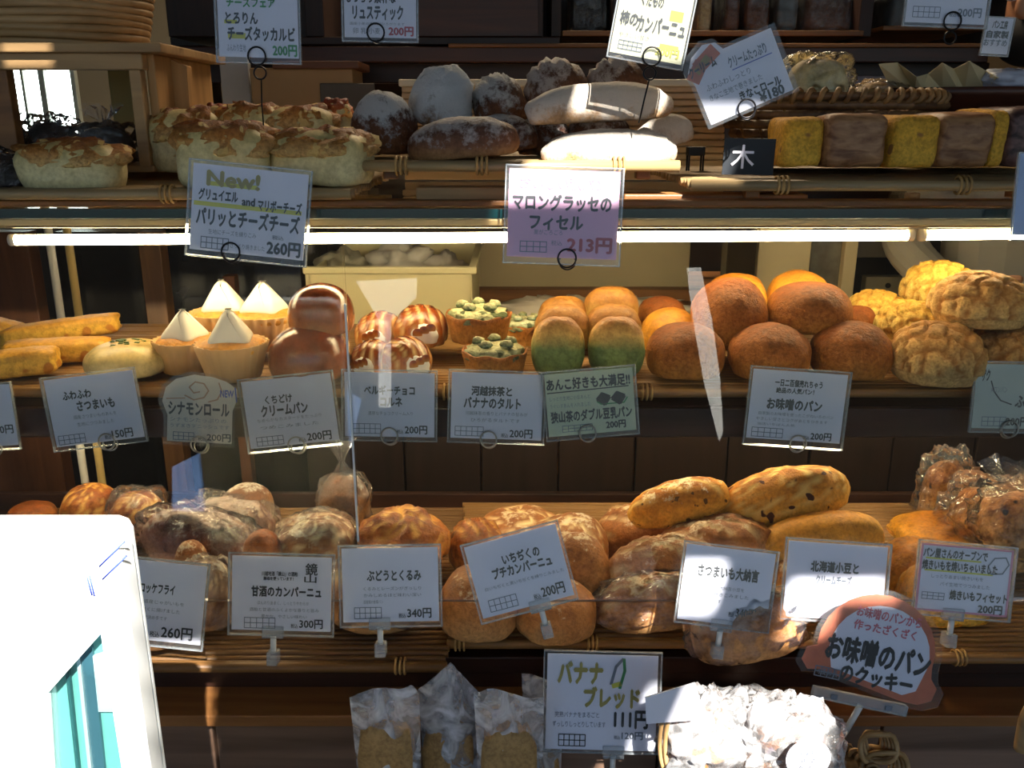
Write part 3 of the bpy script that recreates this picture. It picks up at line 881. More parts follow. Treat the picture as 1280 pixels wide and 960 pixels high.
# ---- top right: square loaves with yellow cut side and brown crust
YEL = crust('yellow_crumb', 'efbe46', 'e8b23a', 'cf962c', 0.0, 1.2, rough=0.7, bump=0.5, bscale=80, spots='a06c34', spot_scale=40, spot_at=0.68)
BRC = wood('square_loaf_crust', '6e4426', 'b8895e', 0, 0.45, 110, 0.3, 1.0)
BRD = wood('square_loaf_dark', '33201c', '86625c', 0, 0.45, 110, 0.3, 1.0)
def square(label, xa, xm, xb, y0, y1, Y, mc, yaw=-10):
    P = at((xa + xb) / 2, y1 - 1, Y + .04)
    k = scale_at(P)
    W, H = (xb - xa) * k, (y1 - y0) * k
    e = empty('square_loaf', (P.x, Y + .05, 1.4415), label, 'bread', 'square loaves on the right tray')
    fr = (xm - xa) / (xb - xa)
    s = []
    for nm, u0, u1, mt, dp, dh in (('crumb', 0, fr, YEL, .10, .0), ('crust', fr, 1, mc, .104, .004)):
        me = loaf_mesh((W * (u1 - u0) * 1.02, dp, H + dh), p=7, px=7, pz=7, flatb=.9, amp=.05, freq=1.6, amp2=.03, seed=SEED[0], nu=48, nv=24)
        SEED[0] += 1
        link(nm, me, mt, e, (W * ((u0 + u1) / 2 - .5), 0, 0))
    e.rotation_euler = (0, 0, math.radians(yaw))
    return e
square('square yellow loaf with brown crust beside the dark blue sign', 968, 1018, 1090, 158, 219, 1.13, BRC, -3)
square('square loaf between two others with pitted yellow side', 1092, 1148, 1216, 158, 221, 1.13, BRC, 4)
square('dark crusted square loaf at the right end of the tray', 1204, 1226, 1310, 154, 223, 1.16, BRD, 6)

# ---- middle shelf
BUNP = crust('pale_bun_smooth', 'e6d9a6', 'dcc486', 'c8a864', 0.1, 1.0, rough=0.35, bump=0.12)
zm = Z_MID + 0.010
def m(name, label, box, mat, Y=None, **k):
    return bread(name, label, box, mat, z=(zm if Y is None else None), Y=Y, zmin=zm, **k)
# french toast sticks
def stick(label, cx, cy, L, hpx, Y, rot, mat=TOAST, z=None):
    P = at(cx, cy, Y); k = scale_at(P)
    SEED[0] += 1
    me = loaf_mesh((L * k, .045, hpx * k), p=6, px=9, pz=5, flatb=.92, amp=.03, freq=1.5, amp2=.03, seed=SEED[0])
    o = link('toast_stick', me, mat, None, (P.x, P.y, P.z - hpx * k / 2), (0, math.radians(rot), math.radians(12)))
    return tag(o, label, 'bread', 'french toast sticks at the left end')
stick('long french toast stick in front of another, second row', 72, 437, 118, 30, 1.23, 0)
stick('long french toast stick at the back of the heap', 78, 412, 130, 26, 1.31, -6)
stick('short french toast stick cut off at the left frame edge', 26, 452, 84, 34, 1.16, -3)
stick('french toast piece at the upper left frame edge', -4, 415, 50, 34, 1.33, 18)
m('sweet_potato_bun', 'pale bun with green flakes beside the toast sticks', (110, 424, 210, 478), BUNP, 1.155, amp=.03, disp=seam(.06, .12, .2))
bm = bmesh.new()
hub = bpy.data.objects['sweet_potato_bun']
for i in range(26):
    u, v = rnd.uniform(-.022, .022), rnd.uniform(-.02, .02)
    zz = hub['sz'][2] * (0.985 + .02 * rnd.random()) - (u * u + v * v) * 7
    box_bm(u - .003, u + .003, v - .0015, v + .0015, zz, zz + .002, bm=bm)
o = bmo('flake_topping', bm, flat('green_flakes', '5a6a2a', 0.5), hub)
o['kind'] = 'stuff'

# cupcakes in cream paper with pyramid of cream
CUPM = flat('paper_cup', 'cda066', 0.6, noise_amt=0.05)
CRM = flat('white_cream', 'f2ecdf', 0.45, noise_amt=0.02)
def cup(label, cx, ybot, wpx, hpx, Y, top=True):
    P = at(cx, ybot, Y); k = scale_at(P)
    R, H = wpx * k / 2, hpx * k
    e = empty('cream_cupcake', (P.x, Y, P.z), label, 'cupcake', 'cream cupcakes on the middle shelf')
    bm = bmesh.new()
    n = 72
    rings = []
    for r_, z_, am in ((R * .74, 0, .02), (R * .86, H * .5, .035), (R, H, .05), (R * .95, H, .05), (R * .7, H * .5, .03)):
        rings.append([bm.verts.new((math.cos(a) * r_ * (1 + am * math.cos(24 * a)), math.sin(a) * r_ * (1 + am * math.cos(24 * a)), z_)) for a in [2 * math.pi * i / n for i in range(n)]])
    bm.faces.new(list(reversed(rings[0])))
    for A, B in zip(rings, rings[1:]):
        for i in range(n):
            bm.faces.new((A[i], A[(i + 1) % n], B[(i + 1) % n], B[i]))
    bmo('paper_cup', bm, CUPM, e, smooth=True)
    SEED[0] += 1
    link('cake', loaf_mesh((R * 1.8, R * 1.8, H * .45), amp=.05, seed=SEED[0]), MISOY, e, (0, 0, H * .72))
    if top:
        hc = R * .92
        bm = bmesh.new()
        ang = rnd.uniform(.4, 1.1)
        base = [bm.verts.new((math.cos(ang + i * math.pi / 2) * R * .92, math.sin(ang + i * math.pi / 2) * R * .92, 0)) for i in range(4)]
        tp = [bm.verts.new((math.cos(ang + i * math.pi / 2) * R * .16, math.sin(ang + i * math.pi / 2) * R * .16, hc)) for i in range(4)]
        for i in range(4): bm.faces.new((base[i], base[(i + 1) % 4], tp[(i + 1) % 4], tp[i]))
        bm.faces.new(tp); bm.faces.new(list(reversed(base)))
        bmesh.ops.bevel(bm, geom=bm.edges[:], offset=R * .20, segments=4, profile=.5, affect='EDGES')
        bmo('cream_pyramid', bm, CRM, e, (0, 0, H * 1.02), smooth=True)
    return e
cup('cream cupcake with white pyramid at the left front', 236, 462, 78, 40, 1.17)
cup('cream cupcake with white pyramid in front, right of the first', 293, 470, 88, 44, 1.125)
cup('cream cupcake behind the two front ones, brightly lit top', 284, 430, 84, 42, 1.27)
cup('cream cupcake behind, left of the glossy bun stack', 334, 432, 84, 42, 1.26)
m('cream_bun', 'shiny dark brown round bun on top of another by the cupcakes', (360, 354, 442, 415), GLZ, Y=1.16, amp=.01, amp2=.003, group='glossy cream buns')
m('cream_bun', 'shiny round bun under the top one beside the cupcakes', (336, 404, 436, 471), GLZ, amp=.01, amp2=.003, group='glossy cream buns')
# glossy cornets with cream and almond
def cornet(label, box, Y, yaw=0):
    o = bread('cream_cornet', label, box, GLZ2, z=(zm if Y is None else None), Y=Y, dr=1.1, yaw=yaw, amp=.02, disp=twist(5, .07), group='glossy cream cornets')
    a, b, h = o['sz']
    SEED[0] += 1
    link('cream_filling', loaf_mesh((a * .5, a * .26, h * .5), amp=.08, seed=SEED[0]), CRM, o, (a * .1, -b * .42, h * .16))
    for i in range(3):
        link('almond_slice', loaf_mesh((a * .18, a * .03, h * .2), amp=.05, seed=i, nu=12, nv=8), GLZ2, o, (a * (.0 + .12 * i), -b * .55, h * (.38 + .06 * i)))
    return o
cornet('glossy cornet with cream and almonds at the back right', (492, 380, 560, 430), 1.25)
cornet('glossy cream cornet at the front above its card', (476, 420, 540, 469), None, 20)
cornet('glossy bun behind the white streak, left back', (444, 388, 506, 436), 1.27, -20)
cornet('glossy cream cornet at the front left', (438, 424, 496, 470), 1.15, -30)
# matcha tarts
TARTS = crust('tart_shell', 'd09a50', 'c08038', '9a5a24', 0.2, 1.0, bump=0.6)
FROST = crust('green_frosting', '7b8a6c', '9aa27c', 'c6c49a', 0.3, 0.8, rough=0.5, bump=0.8, bscale=40, spots='4a5230', spot_scale=40, spot_at=0.6)
def tart(label, box, Y, fl=FROST):
    x0, y0, x1, y1 = box
    P = at((x0 + x1) / 2, y1, Y); k = scale_at(P)
    R, H = (x1 - x0) * k / 2, (y1 - y0) * k * .62
    e = empty('matcha_tart', (P.x, Y, P.z), label, 'tart', 'green tea banana tarts')
    bm = bmesh.new(); n = 40
    rings = []
    for r_, z_ in ((R * .8, 0), (R * .84, H * .1), (R * .97, H * .85), (R, H), (R * .93, H), (R * .88, H * .8)):
        rings.append([bm.verts.new((math.cos(a) * r_ * (1 + .012 * math.cos(9 * a)), math.sin(a) * r_ * (1 + .012 * math.cos(9 * a)), z_ + (.0015 * math.cos(7 * a) if z_ > H * .5 else 0))) for a in [2 * math.pi * i / n for i in range(n)]])
    bm.faces.new(list(reversed(rings[0])))
    for A, B in zip(rings, rings[1:]):
        for i in range(n): bm.faces.new((A[i], A[(i + 1) % n], B[(i + 1) % n], B[i]))
    bm.faces.new(rings[-1])
    bmo('tart_shell', bm, TARTS, e, smooth=True)
    SEED[0] += 1
    link('frosting', loaf_mesh((R * 1.75, R * 1.75, H * .55), p=2.4, amp=.14, freq=3, amp2=.12, seed=SEED[0]), fl, e, (0, 0, H * .72))
    for i in range(5):
        a = i * 1.3 + .3
        link('chopped_topping', loaf_mesh((R * .4, R * .25, R * .22), amp=.2, seed=i + 3, nu=10, nv=6), fl, e, (math.cos(a) * R * .5, math.sin(a) * R * .5, H * 1.2))
    return e
tart('matcha tart with bluish frosting in front', (577, 416, 660, 468), 1.13)
tart('matcha tart with yellow lit topping behind', (557, 370, 640, 424), 1.24)
tart('matcha tart half hidden behind the green breads', (626, 386, 682, 430), 1.36)
# green double bean breads in two columns of three
def bean(label, box, Y, mat=MATC):
    return bread('green_tea_bread', label, box, mat, z=(zm if Y is None else None), Y=Y, dr=.7, p=2.5, px=2.6, pz=2.2, flatb=.75, amp=.02, amp2=.01,
                 group='green tea bean breads', hmin=.8)
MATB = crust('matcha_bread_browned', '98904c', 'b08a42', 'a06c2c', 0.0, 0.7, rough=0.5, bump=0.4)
bean('green bean bread at the front of the left row', (664, 396, 731, 468), 1.13)
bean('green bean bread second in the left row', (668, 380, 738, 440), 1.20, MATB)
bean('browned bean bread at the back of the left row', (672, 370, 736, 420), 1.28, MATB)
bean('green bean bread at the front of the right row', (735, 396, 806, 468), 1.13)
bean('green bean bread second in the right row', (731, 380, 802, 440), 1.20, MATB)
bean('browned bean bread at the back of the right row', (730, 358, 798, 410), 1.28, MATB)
# miso buns
def miso(label, box, Y=None, mat=MISO, **k):
    return bread('miso_bun', label, box, mat, z=(zm if Y is None else None), Y=Y, flatb=.55, amp=.03, amp2=.012, group='brown miso buns', disp=seam(.02, .10, .3), **k)
miso('miso bun at the front left, half under the mirrored streak', (808, 403, 905, 468))
miso('miso bun in the middle of the front row', (913, 403, 1012, 470))
miso('miso bun at the right of the front row', (1014, 400, 1113, 469))
miso('large miso bun with wrinkled top, upper left of the stack', (864, 346, 960, 432), 1.215)
miso('miso bun on the top right of the stack', (961, 352, 1063, 412), 1.20)
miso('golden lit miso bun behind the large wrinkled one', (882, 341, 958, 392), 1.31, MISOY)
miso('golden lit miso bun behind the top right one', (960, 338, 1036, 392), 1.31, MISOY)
miso('golden lit miso bun behind the front left one', (802, 384, 874, 440), 1.25, MISOY)
miso('reddish miso bun at the back beside the bean breads', (796, 370, 858, 416), 1.34)
miso('reddish miso bun wedged between stack and melon breads', (1048, 382, 1096, 432), 1.27)
# melon breads
def melo(label, box, Y=None, mat=MELO, n=6, rot=.5, **k):
    return bread('melon_bread', label, box, mat, z=(zm if Y is None else None), Y=Y, flatb=.5, amp=.03, amp2=.02, group='melon breads', disp=melon(n, .11, rot), nu=72, nv=44, **k)
melo('melon bread at the front left of the melon pile', (1116, 400, 1226, 476))
melo('melon bread at the front right, cut by the frame', (1216, 400, 1318, 464), rot=.2)
melo('large melon bread resting on top, nearest the frame edge', (1170, 338, 1282, 405), 1.17, n=6, rot=.8)
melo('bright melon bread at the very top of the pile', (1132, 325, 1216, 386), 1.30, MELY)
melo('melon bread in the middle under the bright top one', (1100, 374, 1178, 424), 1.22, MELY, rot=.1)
melo('golden lit melon bread at the left back of the melon pile', (1060, 362, 1132, 408), 1.31, MELY)
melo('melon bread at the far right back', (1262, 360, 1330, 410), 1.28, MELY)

# ---- bottom shelf
zq = Z_BOT + 0.014
def q(name, label, box, mat, Y=None, **k):
    return bread(name, label, box, mat, z=(zq if Y is None else None), Y=Y, zmin=zq, **k)
q('orange_roll', 'orange brown roll at the back left, behind the white machine', (78, 604, 150, 660), ORB, 1.42, disp=crack(.05, 3, 1))
q('orange_roll', 'orange roll with seeded top right of the poles', (138, 612, 206, 672), ORB, 1.38, disp=crack(.05, 3, 4))
q('orange_roll', 'dark orange pastry just showing at the far left back', (10, 626, 68, 664), ORB, 1.45)
q('fruit_campagne', 'floury campagne loaf with purple fruit at the left', (182, 636, 330, 706), PURP, 1.28, dr=.55, roll=-16, disp=slashes(5, .8, .11, .1), amp=.05)
q('round_roll', 'pink brown round roll on top of the fruit campagne pile', (278, 603, 341, 650), BAGB, 1.40)
q('fruit_campagne', 'crusty fruit loaf behind the left price cards', (236, 620, 346, 690), PURP, 1.36, dr=.6, roll=-8, disp=crack(.06, 4, 2))
q('round_roll', 'small golden roll above the 300 yen card', (304, 662, 352, 712), ORB, 1.20)
q('seeded_roll', 'seed covered roll between the 260 and 300 yen cards', (226, 700, 296, 786), BAGB, 1.13, disp=crack(.04, 4, 8))
q('seeded_roll', 'pale roll right of the tilted 260 yen card top', (218, 676, 262, 740), CMPG, 1.20)
q('seeded_roll', 'brown roll below the 260 yen card', (176, 790, 226, 832), BAGB, 1.075)
q('fruit_roll', 'round fruit roll in clear wrap above the 300 yen card', (344, 640, 445, 706), CMPG, 1.25, disp=crack(.06, 3.4, 5), amp=.06)
q('fruit_roll', 'bagged brown roll standing at the back with twisted wrap', (398, 590, 462, 656), BAGB, 1.44)
q('raisin_bread', 'large orange raisin bread with torn crust', (444, 632, 562, 706), ORB, 1.26, dr=.8, amp=.10, amp2=.05, disp=crack(.08, 3, 9))
q('raisin_bread', 'long raisin loaf behind and below the 340 yen card', (410, 684, 540, 806), CMPG, 1.14, dr=.8, disp=slashes(3, .6, .09, .1))
q('glazed_roll', 'golden glazed roll left behind the tilted fig card', (560, 646, 630, 706), ORB, 1.30, disp=slashes(4, .6, .13, .12))
q('fig_campagne', 'golden fig campagne behind the tilted fig card', (598, 630, 704, 690), CMPG, 1.36, amp=.06, disp=crack(.05, 3, 11))
q('fig_campagne', 'golden fig loaf at the back right of the fig card', (660, 640, 762, 716), CMPG, 1.30, amp=.05, disp=crack(.05, 3, 13))
q('fig_campagne', 'pale smooth fig campagne right of the fig card', (690, 664, 760, 742), CMPG, 1.20, roll=20)
q('fig_campagne', 'round fig campagne left below the fig card', (548, 706, 650, 788), CMPG, None)
q('fig_campagne', 'round fig campagne below the fig card, right', (642, 722, 746, 792), CMPG, None)
q('fig_campagne', 'small fig campagne between the two front rounds', (620, 680, 706, 740), CMPG, 1.22)
# right hand group: long loaves
q('potato_loaf', 'golden long loaf lying on top, left of the raisin loaves', (782, 600, 912, 648), GOLD, 1.30, dr=.4, roll=16, disp=slashes(3, .8, .02, .1))
q('potato_loaf', 'golden crusty loaf at the back left of the long loaves', (744, 626, 862, 690), CMPG, 1.36, dr=.6, roll=10, disp=slashes(4, .8, .13, .1), amp=.05)
q('potato_loaf', 'slashed golden loaf in the middle of the long loaves', (812, 644, 962, 706), CMPG, 1.25, dr=.5, roll=12, disp=slashes(4, .9, .15, .1), amp=.05)
q('potato_loaf', 'brown loaf behind the sweet potato card', (756, 668, 900, 738), CMPG, 1.19, dr=.5, roll=8, disp=slashes(4, .9, .11, .1))
q('potato_loaf', 'floury long loaf at the front with seedy white side', (744, 716, 884, 796), CMPG, 1.13, dr=.5, roll=8, disp=slashes(4, .9, .11, .1))
q('potato_loaf', 'long pale loaf at the tray front, end in the sun', (862, 736, 1002, 818), CMPG, 1.045, dr=.42, roll=12, disp=seam(.03, .2, .3))
q('raisin_loaf', 'long golden raisin loaf on top of the stack', (894, 584, 1060, 648), GOLDR, 1.30, dr=.38, roll=14, amp=.05, disp=crack(.03, 3, 3))
q('raisin_loaf', 'golden raisin loaf under the top one', (908, 618, 1010, 664), GOLDR, 1.34, dr=.5, roll=12, amp=.05)
q('bean_loaf', 'smooth yellow long loaf below the raisin loaves', (946, 640, 1104, 694), YLOAF, 1.24, dr=.36, roll=8, amp=.02)
q('bean_loaf', 'short yellow loaf end left of the smooth yellow loaf', (936, 650, 1000, 706), GOLD, 1.28, roll=-20)
q('bean_loaf', 'yellow loaf low behind the sunlit card', (950, 690, 1090, 760), GOLD, 1.20, dr=.45, roll=10)
# square pies
def pie(label, box, Y, yaw):
    o = bread('sweet_potato_pie', label, box, PIE, Y=Y, dr=.8, yaw=yaw, p=3.5, px=3.5, pz=2.0, flatb=.35, amp=.03, amp2=.02, group='yellow sweet potato pies', disp=crack(.025, 6, 5))
    a, b, h = o['sz']
    for i in range(4):
        link('pastry_layer', loaf_mesh((a * (1.0 - .01 * i), b * (1.0 - .01 * i), .0035), p=4, px=4, pz=2.5, flatb=.9, amp=.03, seed=i), PIE, o, (0, 0, .004 + i * h * .1))
    return o
pie('yellow sweet potato pie at the back above the pink card', (1124, 638, 1260, 690), 1.33, 8)
pie('yellow flaky pie left behind the pink bordered card', (1100, 672, 1200, 752), 1.24, -12)
pie('yellow flaky pie hidden low behind the pink card', (1130, 700, 1230, 770), 1.17, 6)

# ================================================================ PRICE CARDS
_TM = {}
def text_poly(s, bold):
    k = (s, bold)
    if k in _TM: return _TM[k]
    cu = bpy.data.curves.new('lettering', 'FONT')
    cu.body = s
    cu.size = 1.0
    cu.resolution_u = 2
    o = bpy.data.objects.new('lettering', cu)
    COL.objects.link(o)
    bpy.context.view_layer.update()
    me = bpy.data.meshes.new_from_object(o.evaluated_get(bpy.context.evaluated_depsgraph_get()))
    vs_ = [tuple(v.co) for v in me.vertices]
    fs = [tuple(p.vertices) for p in me.polygons]
    bpy.data.objects.remove(o); bpy.data.curves.remove(cu); bpy.data.meshes.remove(me)
    if not vs_: vs_ = [(0, 0, 0)]
    x0 = min(v[0] for v in vs_); x1 = max(v[0] for v in vs_); y0 = min(v[1] for v in vs_); y1 = max(v[1] for v in vs_)
    dx, dy = max(x1 - x0, 1e-6), max(y1 - y0, 1e-6)
    vs_ = [((v[0] - x0) / dx, (v[1] - y0) / dy, 0) for v in vs_]
    if bold > .005:      # thicken the strokes with shifted copies
        n0 = len(vs_); base, bf = list(vs_), list(fs)
        vs_, fs = [], []
        w_ = bold * 1.45
        for j, (sx, sy) in enumerate(((-w_, 0), (w_, 0), (0, w_), (0, -w_), (0, 0))):
            vs_ += [(a + sx / dx, c + sy / dy, j * .12) for a, c, _ in base]
            fs += [tuple(i + j * n0 for i in f_) for f_ in bf]
    _TM[k] = (vs_, fs)
    return _TM[k]
def print_mesh(name, W, H, lines, parent, y=-0.0009, rects=(), strokes=()):
    """flat print on the card face; u,v run from the card's upper left. rects: (u0,v0,u1,v1,mat); strokes: ([(u,v)..], width, mat)"""
    vs_, fs, mi, mats = [], [], [], []
    def idx(mt):
        if mt not in mats: mats.append(mt)
        return mats.index(mt)
    def P(u, v, lay): return ((u - .5) * W, y - lay * 0.00025, (1 - v) * H)
    for (u0, v0, u1, v1, mt) in rects:
        b = len(vs_)
        vs_ += [P(u0, v1, 0), P(u1, v1, 0), P(u1, v0, 0), P(u0, v0, 0)]
        fs.append((b, b + 1, b + 2, b + 3)); mi.append(idx(mt))
    for pts, wd, mt in strokes:
        for (p, q_) in zip(pts, pts[1:]):
            a = Vector(((p[0] - .5) * W, 0, (1 - p[1]) * H)); c = Vector(((q_[0] - .5) * W, 0, (1 - q_[1]) * H))
            d = c - a
            if d.length < 1e-9: continue
            d.normalize()
            n = Vector((-d.z, 0, d.x)) * wd * H / 2
            a -= d * wd * H * .3; c += d * wd * H * .3
            b = len(vs_)
            for w_ in (a + n, a - n, c - n, c + n): vs_.append((w_.x, y - 0.00035, w_.z))
            fs.append((b, b + 1, b + 2, b + 3)); mi.append(idx(mt))
    LL = []
    for ln in lines:
        if ln[0].startswith('税込') and len(ln[0]) > 2:
            w_ = ln[3] - ln[1]
            LL.append(('税込', ln[1], ln[2] + (ln[4] - ln[2]) * .5, ln[1] + w_ * .22, ln[4], ln[5], .01))
            LL.append((ln[0][2:], ln[1] + w_ * .27, ln[2], ln[3], ln[4], ln[5], .018))
        else: LL.append(ln)
    for ln in LL:
        s, u0, v0, u1, v1, mt = ln[:6]
        bold = ln[6] if len(ln) > 6 else 0.012
        dv = ln[7] if len(ln) > 7 else 0.0       # drop along the line, for sloping handwriting
        tv, tf = text_poly(s, bold)
        b = len(vs_)
        for (a, c, ly) in tv:
            u = u0 + a * (u1 - u0)
            vs_.append(P(u, v1 + c * (v0 - v1) + dv * a, 2 + ly))
        fs += [tuple(i + b for i in f) for f in tf]
        mi += [idx(mt)] * len(tf)
    me = bpy.data.meshes.new(name)
    me.from_pydata(vs_, [], fs)
    for m_ in mats: me.materials.append(m_)
    me.polygons.foreach_set('material_index', mi)
    return link(name, me, None, parent)
def grid(u0, v0, u1, v1, n, mt=None):
    """the small row of outlined boxes printed in a corner"""
    mt = mt or INKG
    tw = .010
    out = [([(u0, v0), (u1, v0)], tw, mt), ([(u0, v1), (u1, v1)], tw, mt), ([(u0, (v0 + v1) / 2), (u1, (v0 + v1) / 2)], tw, mt)]
    for i in range(n + 1):
        u = u0 + (u1 - u0) * i / n
        out.append(([(u, v0), (u, v1)], tw, mt))
    return out
def card(label, cx, cy, wpx, hpx, rot, Y, lines, paper=PAPER, ring=(0.5, 0.98), holder='ring', ringmat=WIREC, margin=0.035, tilt=10,
         rects=(), strokes=(), name='price_card', group=None, foot=0.07, stem=0.0, cat='price card', ringr=0.0105, poly=None, corner=False):
    P = at(cx, cy, Y); k = scale_at(P)
    phi = math.atan2(ZC - P.z, Y)
    ca = math.cos(phi - math.radians(tilt))
    W, H = wpx * k, hpx * k / ca
    e = bpy.data.objects.new(name, None)
    COL.objects.link(e); e.empty_display_size = .02
    tag(e, label, cat, group)
    R = Matrix.Rotation(math.radians(-tilt), 4, 'X') @ Matrix.Rotation(math.radians(rot), 4, 'Y')
    e.matrix_world = Matrix.Translation(P) @ R @ Matrix.Translation((0, 0, -H / 2))
    if poly is None:
        boxo('paper', (-W / 2, W / 2, -.0004, .0004, 0, H), paper, e, 0)
        mg = margin * W
        boxo('sleeve', (-W / 2 - mg, W / 2 + mg, -.0026, -.0018, -H * foot, H + mg), SLEEVE, e, 0)
        fr = bmesh.new()
        a, b, c, d, t_ = -W / 2 - mg, W / 2 + mg, -H * foot, H + mg, .0016
        for bb in ((a, b, c, c + t_), (a, b, d - t_, d), (a, a + t_, c, d), (b - t_, b, c, d)):
            box_bm(bb[0], bb[1], -.003, .0012, bb[2], bb[3], bm=fr)
        bmo('sleeve_edge', fr, CLIPP, e)
    else:
        bmo('paper', prism_bm([((u - .5) * W, (1 - v) * H) for u, v in poly], -.0004, .0004), paper, e)
        c0 = Vector((0, 0))
        big = [((u - .5) * 1.10 * W, (1 - ((v - .5) * 1.10 + .5)) * H) for u, v in poly]
        bmo('sleeve', prism_bm(big, -.0026, -.0018), SLEEVE, e)
    if lines or rects or strokes:
        print_mesh('lettering', W, H, lines, e, rects=rects, strokes=strokes)
    u, v = ring
    rx, rz = (u - .5) * W, (1 - v) * H
    if holder == 'ring':
        st = bpy.data.objects.new('wire_stand', None); COL.objects.link(st); st.parent = e; st.empty_display_size = .01
        tubeo('wire_ring', ring_pts((rx, -.0042, rz), ringr, 22), .0011, ringmat, st, 6, True)
        tubeo('wire_ring', ring_pts((rx + .001, .0025, rz - ringr * .35), ringr * .9, 22), .0010, ringmat, st, 6, True)
    elif holder == 'ring2':
        st = bpy.data.objects.new('wire_stand', None); COL.objects.link(st); st.parent = e; st.empty_display_size = .01
        tubeo('wire_ring', ring_pts((rx, -.0042, rz), ringr, 22), .0011, ringmat, st, 6, True)
        tubeo('wire_ring', ring_pts((rx + .002, .001, rz - ringr * 1.75), ringr * .7, 18), .0011, ringmat, st, 6, True)
        if stem: tubeo('wire_stem', [(rx + .003, .002, rz - ringr * 2.4), (rx + .002, .004, rz - ringr * 2.4 - stem * .5), (rx + .002, .010, rz - ringr * 2.4 - stem)], .0010, ringmat, st, 6)
    elif holder == 'clip':
        st = bpy.data.objects.new('clip_stand', None); COL.objects.link(st); st.parent = e; st.empty_display_size = .01
        boxo('clip_jaw', (rx - .014, rx + .014, -.004, .004, -.010, .006), CLIPP, st, .001)
        tubeo('clip_post', [(rx, .001, -.008), (rx, .002, -.030)], .0038, WHITEP, st, 10)
        boxo('clip_base', (rx - .007, rx + .007, -.006, .012, -.046, -.028), CLIPP, st, .001)
    return e
T = lambda *a: a
S1, S2 = 0.0, 0.02
HB = 0.028
SM = lambda s, u0, v0, u1, v1: (s, u0, v0, u1, v1, INKG, 0.0)

# --- top row
card('white price card with green lettering at the top left, on two black rings', 322, 14, 100, 108, 1.5, 1.13,
     [T('チーズフェア', .12, .36, .72, .46, INKGR, HB), T('とろりん', .10, .52, .50, .64, INK, HB), T('チーズタッカルビ', .12, .67, .96, .82, INK, HB),
      T('200円', .68, .86, .98, .98, INKGR, HB), SM('ふんわり生地', .1, .86, .34, .94)],
     rects=[(.12, .74, .34, .80, MARKY), (.08, .60, .24, .64, MARKY)], ring=(.48, .99), stem=.06, holder='ring2', ringmat=WIREB, tilt=4)
card('white price card at the top with one black ring, left of centre', 475, 4, 90, 80, 1.0, 1.17,
     [T('もっちり素朴な', .02, .34, .72, .50, INK, HB), T('リュスティック', .12, .54, .82, .74, INK, HB), T('200円', .62, .84, .96, .97, INKR, HB),
      SM('国産小麦の香りがひろがります', .08, .78, .84, .82), SM('卵 乳 小麦', .12, .86, .5, .95)],
     ring=(.44, .93), holder='ring', ringmat=WIREB, tilt=4)
card('tilted cream price card with yellow fruit drawing at the top centre', 817, 20, 92, 100, 10, 1.11,
     [T('くだもの', .30, .26, .60, .40, INK, HB), T('柿の', .06, .50, .30, .66, INK, HB), T('カンパーニュ', .30, .52, .96, .70, INK, HB, -.01),
      SM('やさしい甘さ', .08, .74, .5, .80), T('200円', .62, .84, .94, .94, MARKY, HB)],
     paper=PAPER_Y, rects=[(.72, .40, .90, .52, MARKY), (.66, .80, .92, .86, MARKY)], strokes=grid(.10, .84, .42, .94, 5), ring=(.58, .97), stem=.05, holder='ring2', ringmat=WIREB, tilt=4)
# card with rolled bread drawing: irregular outline
card('white card tilted left with a drawn brown roll, above the wicker basket', 926, 97, 112, 78, -23, 1.10,
     [T('クリームたっぷり', .42, .14, .86, .30, INKG, .02), SM('ふわふわしっとり', .10, .40, .62, .50), SM('きなこ生地で巻きました', .10, .56, .72, .66),
      T('きなこロール', .42, .70, .90, .84, INK, HB), T('¥180', .62, .84, .90, .99, INK, HB), T('クーリーム', -.02, .06, .30, .22, INK, HB, -.05)],
     poly=[(.0, .35), (-.03, .12), (.06, -.08), (.22, -.20), (.36, -.16), (.42, -.02), (.98, -.02), (1.0, 1.0), (.02, 1.0)],
     rects=[], strokes=[([(.02, .22), (.12, .08), (.30, -.04)], .22, ORNG), ([(.08, .14), (.22, .02)], .12, MARKG), ([(.44, .34), (.9, .34)], .014, INKB)],
     ring=(.44, .98), holder='ring', ringmat=WIREB, tilt=4)
card('white price card at the top right held by one black ring', 1186, -12, 100, 76, 2, 1.16,
     [T('税込200円', .54, .76, .94, .90, INKG, .015), SM('じっくり焼きあげました', .14, .56, .8, .64)],
     strokes=grid(.08, .76, .42, .92, 5, INKG), ring=(.58, .97), holder='ring2', ringmat=WIREB, tilt=4)
card('small handwritten card by the black masked person', 1246, 45, 34, 42, 3, 1.35,
     [T('パン工房', .25, .08, .8, .30, INK, HB), T('自家製', .1, .36, .9, .56, INK, HB), T('おすすめ', .05, .60, .9, .78, INKG, .02)], ring=(.5, 1), holder=None, tilt=0)
card('white price card with yellow word New hanging over the glass edge at the left', 311, 265, 143, 106, 6, 1.03,
     [T('New!', .13, .07, .58, .24, MARKG, HB), T('グリュイエル', .06, .28, .40, .41, INK, HB), T('and', .44, .34, .55, .43, INK, HB), T('マリボーチーズ', .58, .34, .96, .47, INK, HB),
      T('パリッとチーズチーズ', .05, .50, .95, .70, INK, HB), T('税込', .72, .74, .82, .79, INKG, .01), T('260円', .68, .81, .97, .97, INK, HB),
      SM('生地にチーズを練りこみ', .16, .74, .58, .80), SM('さっくり焼きました', .36, .88, .66, .94)],
     rects=[(.02, .43, .96, .48, MARKY), (.14, .19, .56, .24, MARKY)], strokes=grid(.10, .84, .34, .97, 5), ring=(.37, .985), stem=.03, holder='ring', ringmat=WIREB, foot=.08, tilt=8)
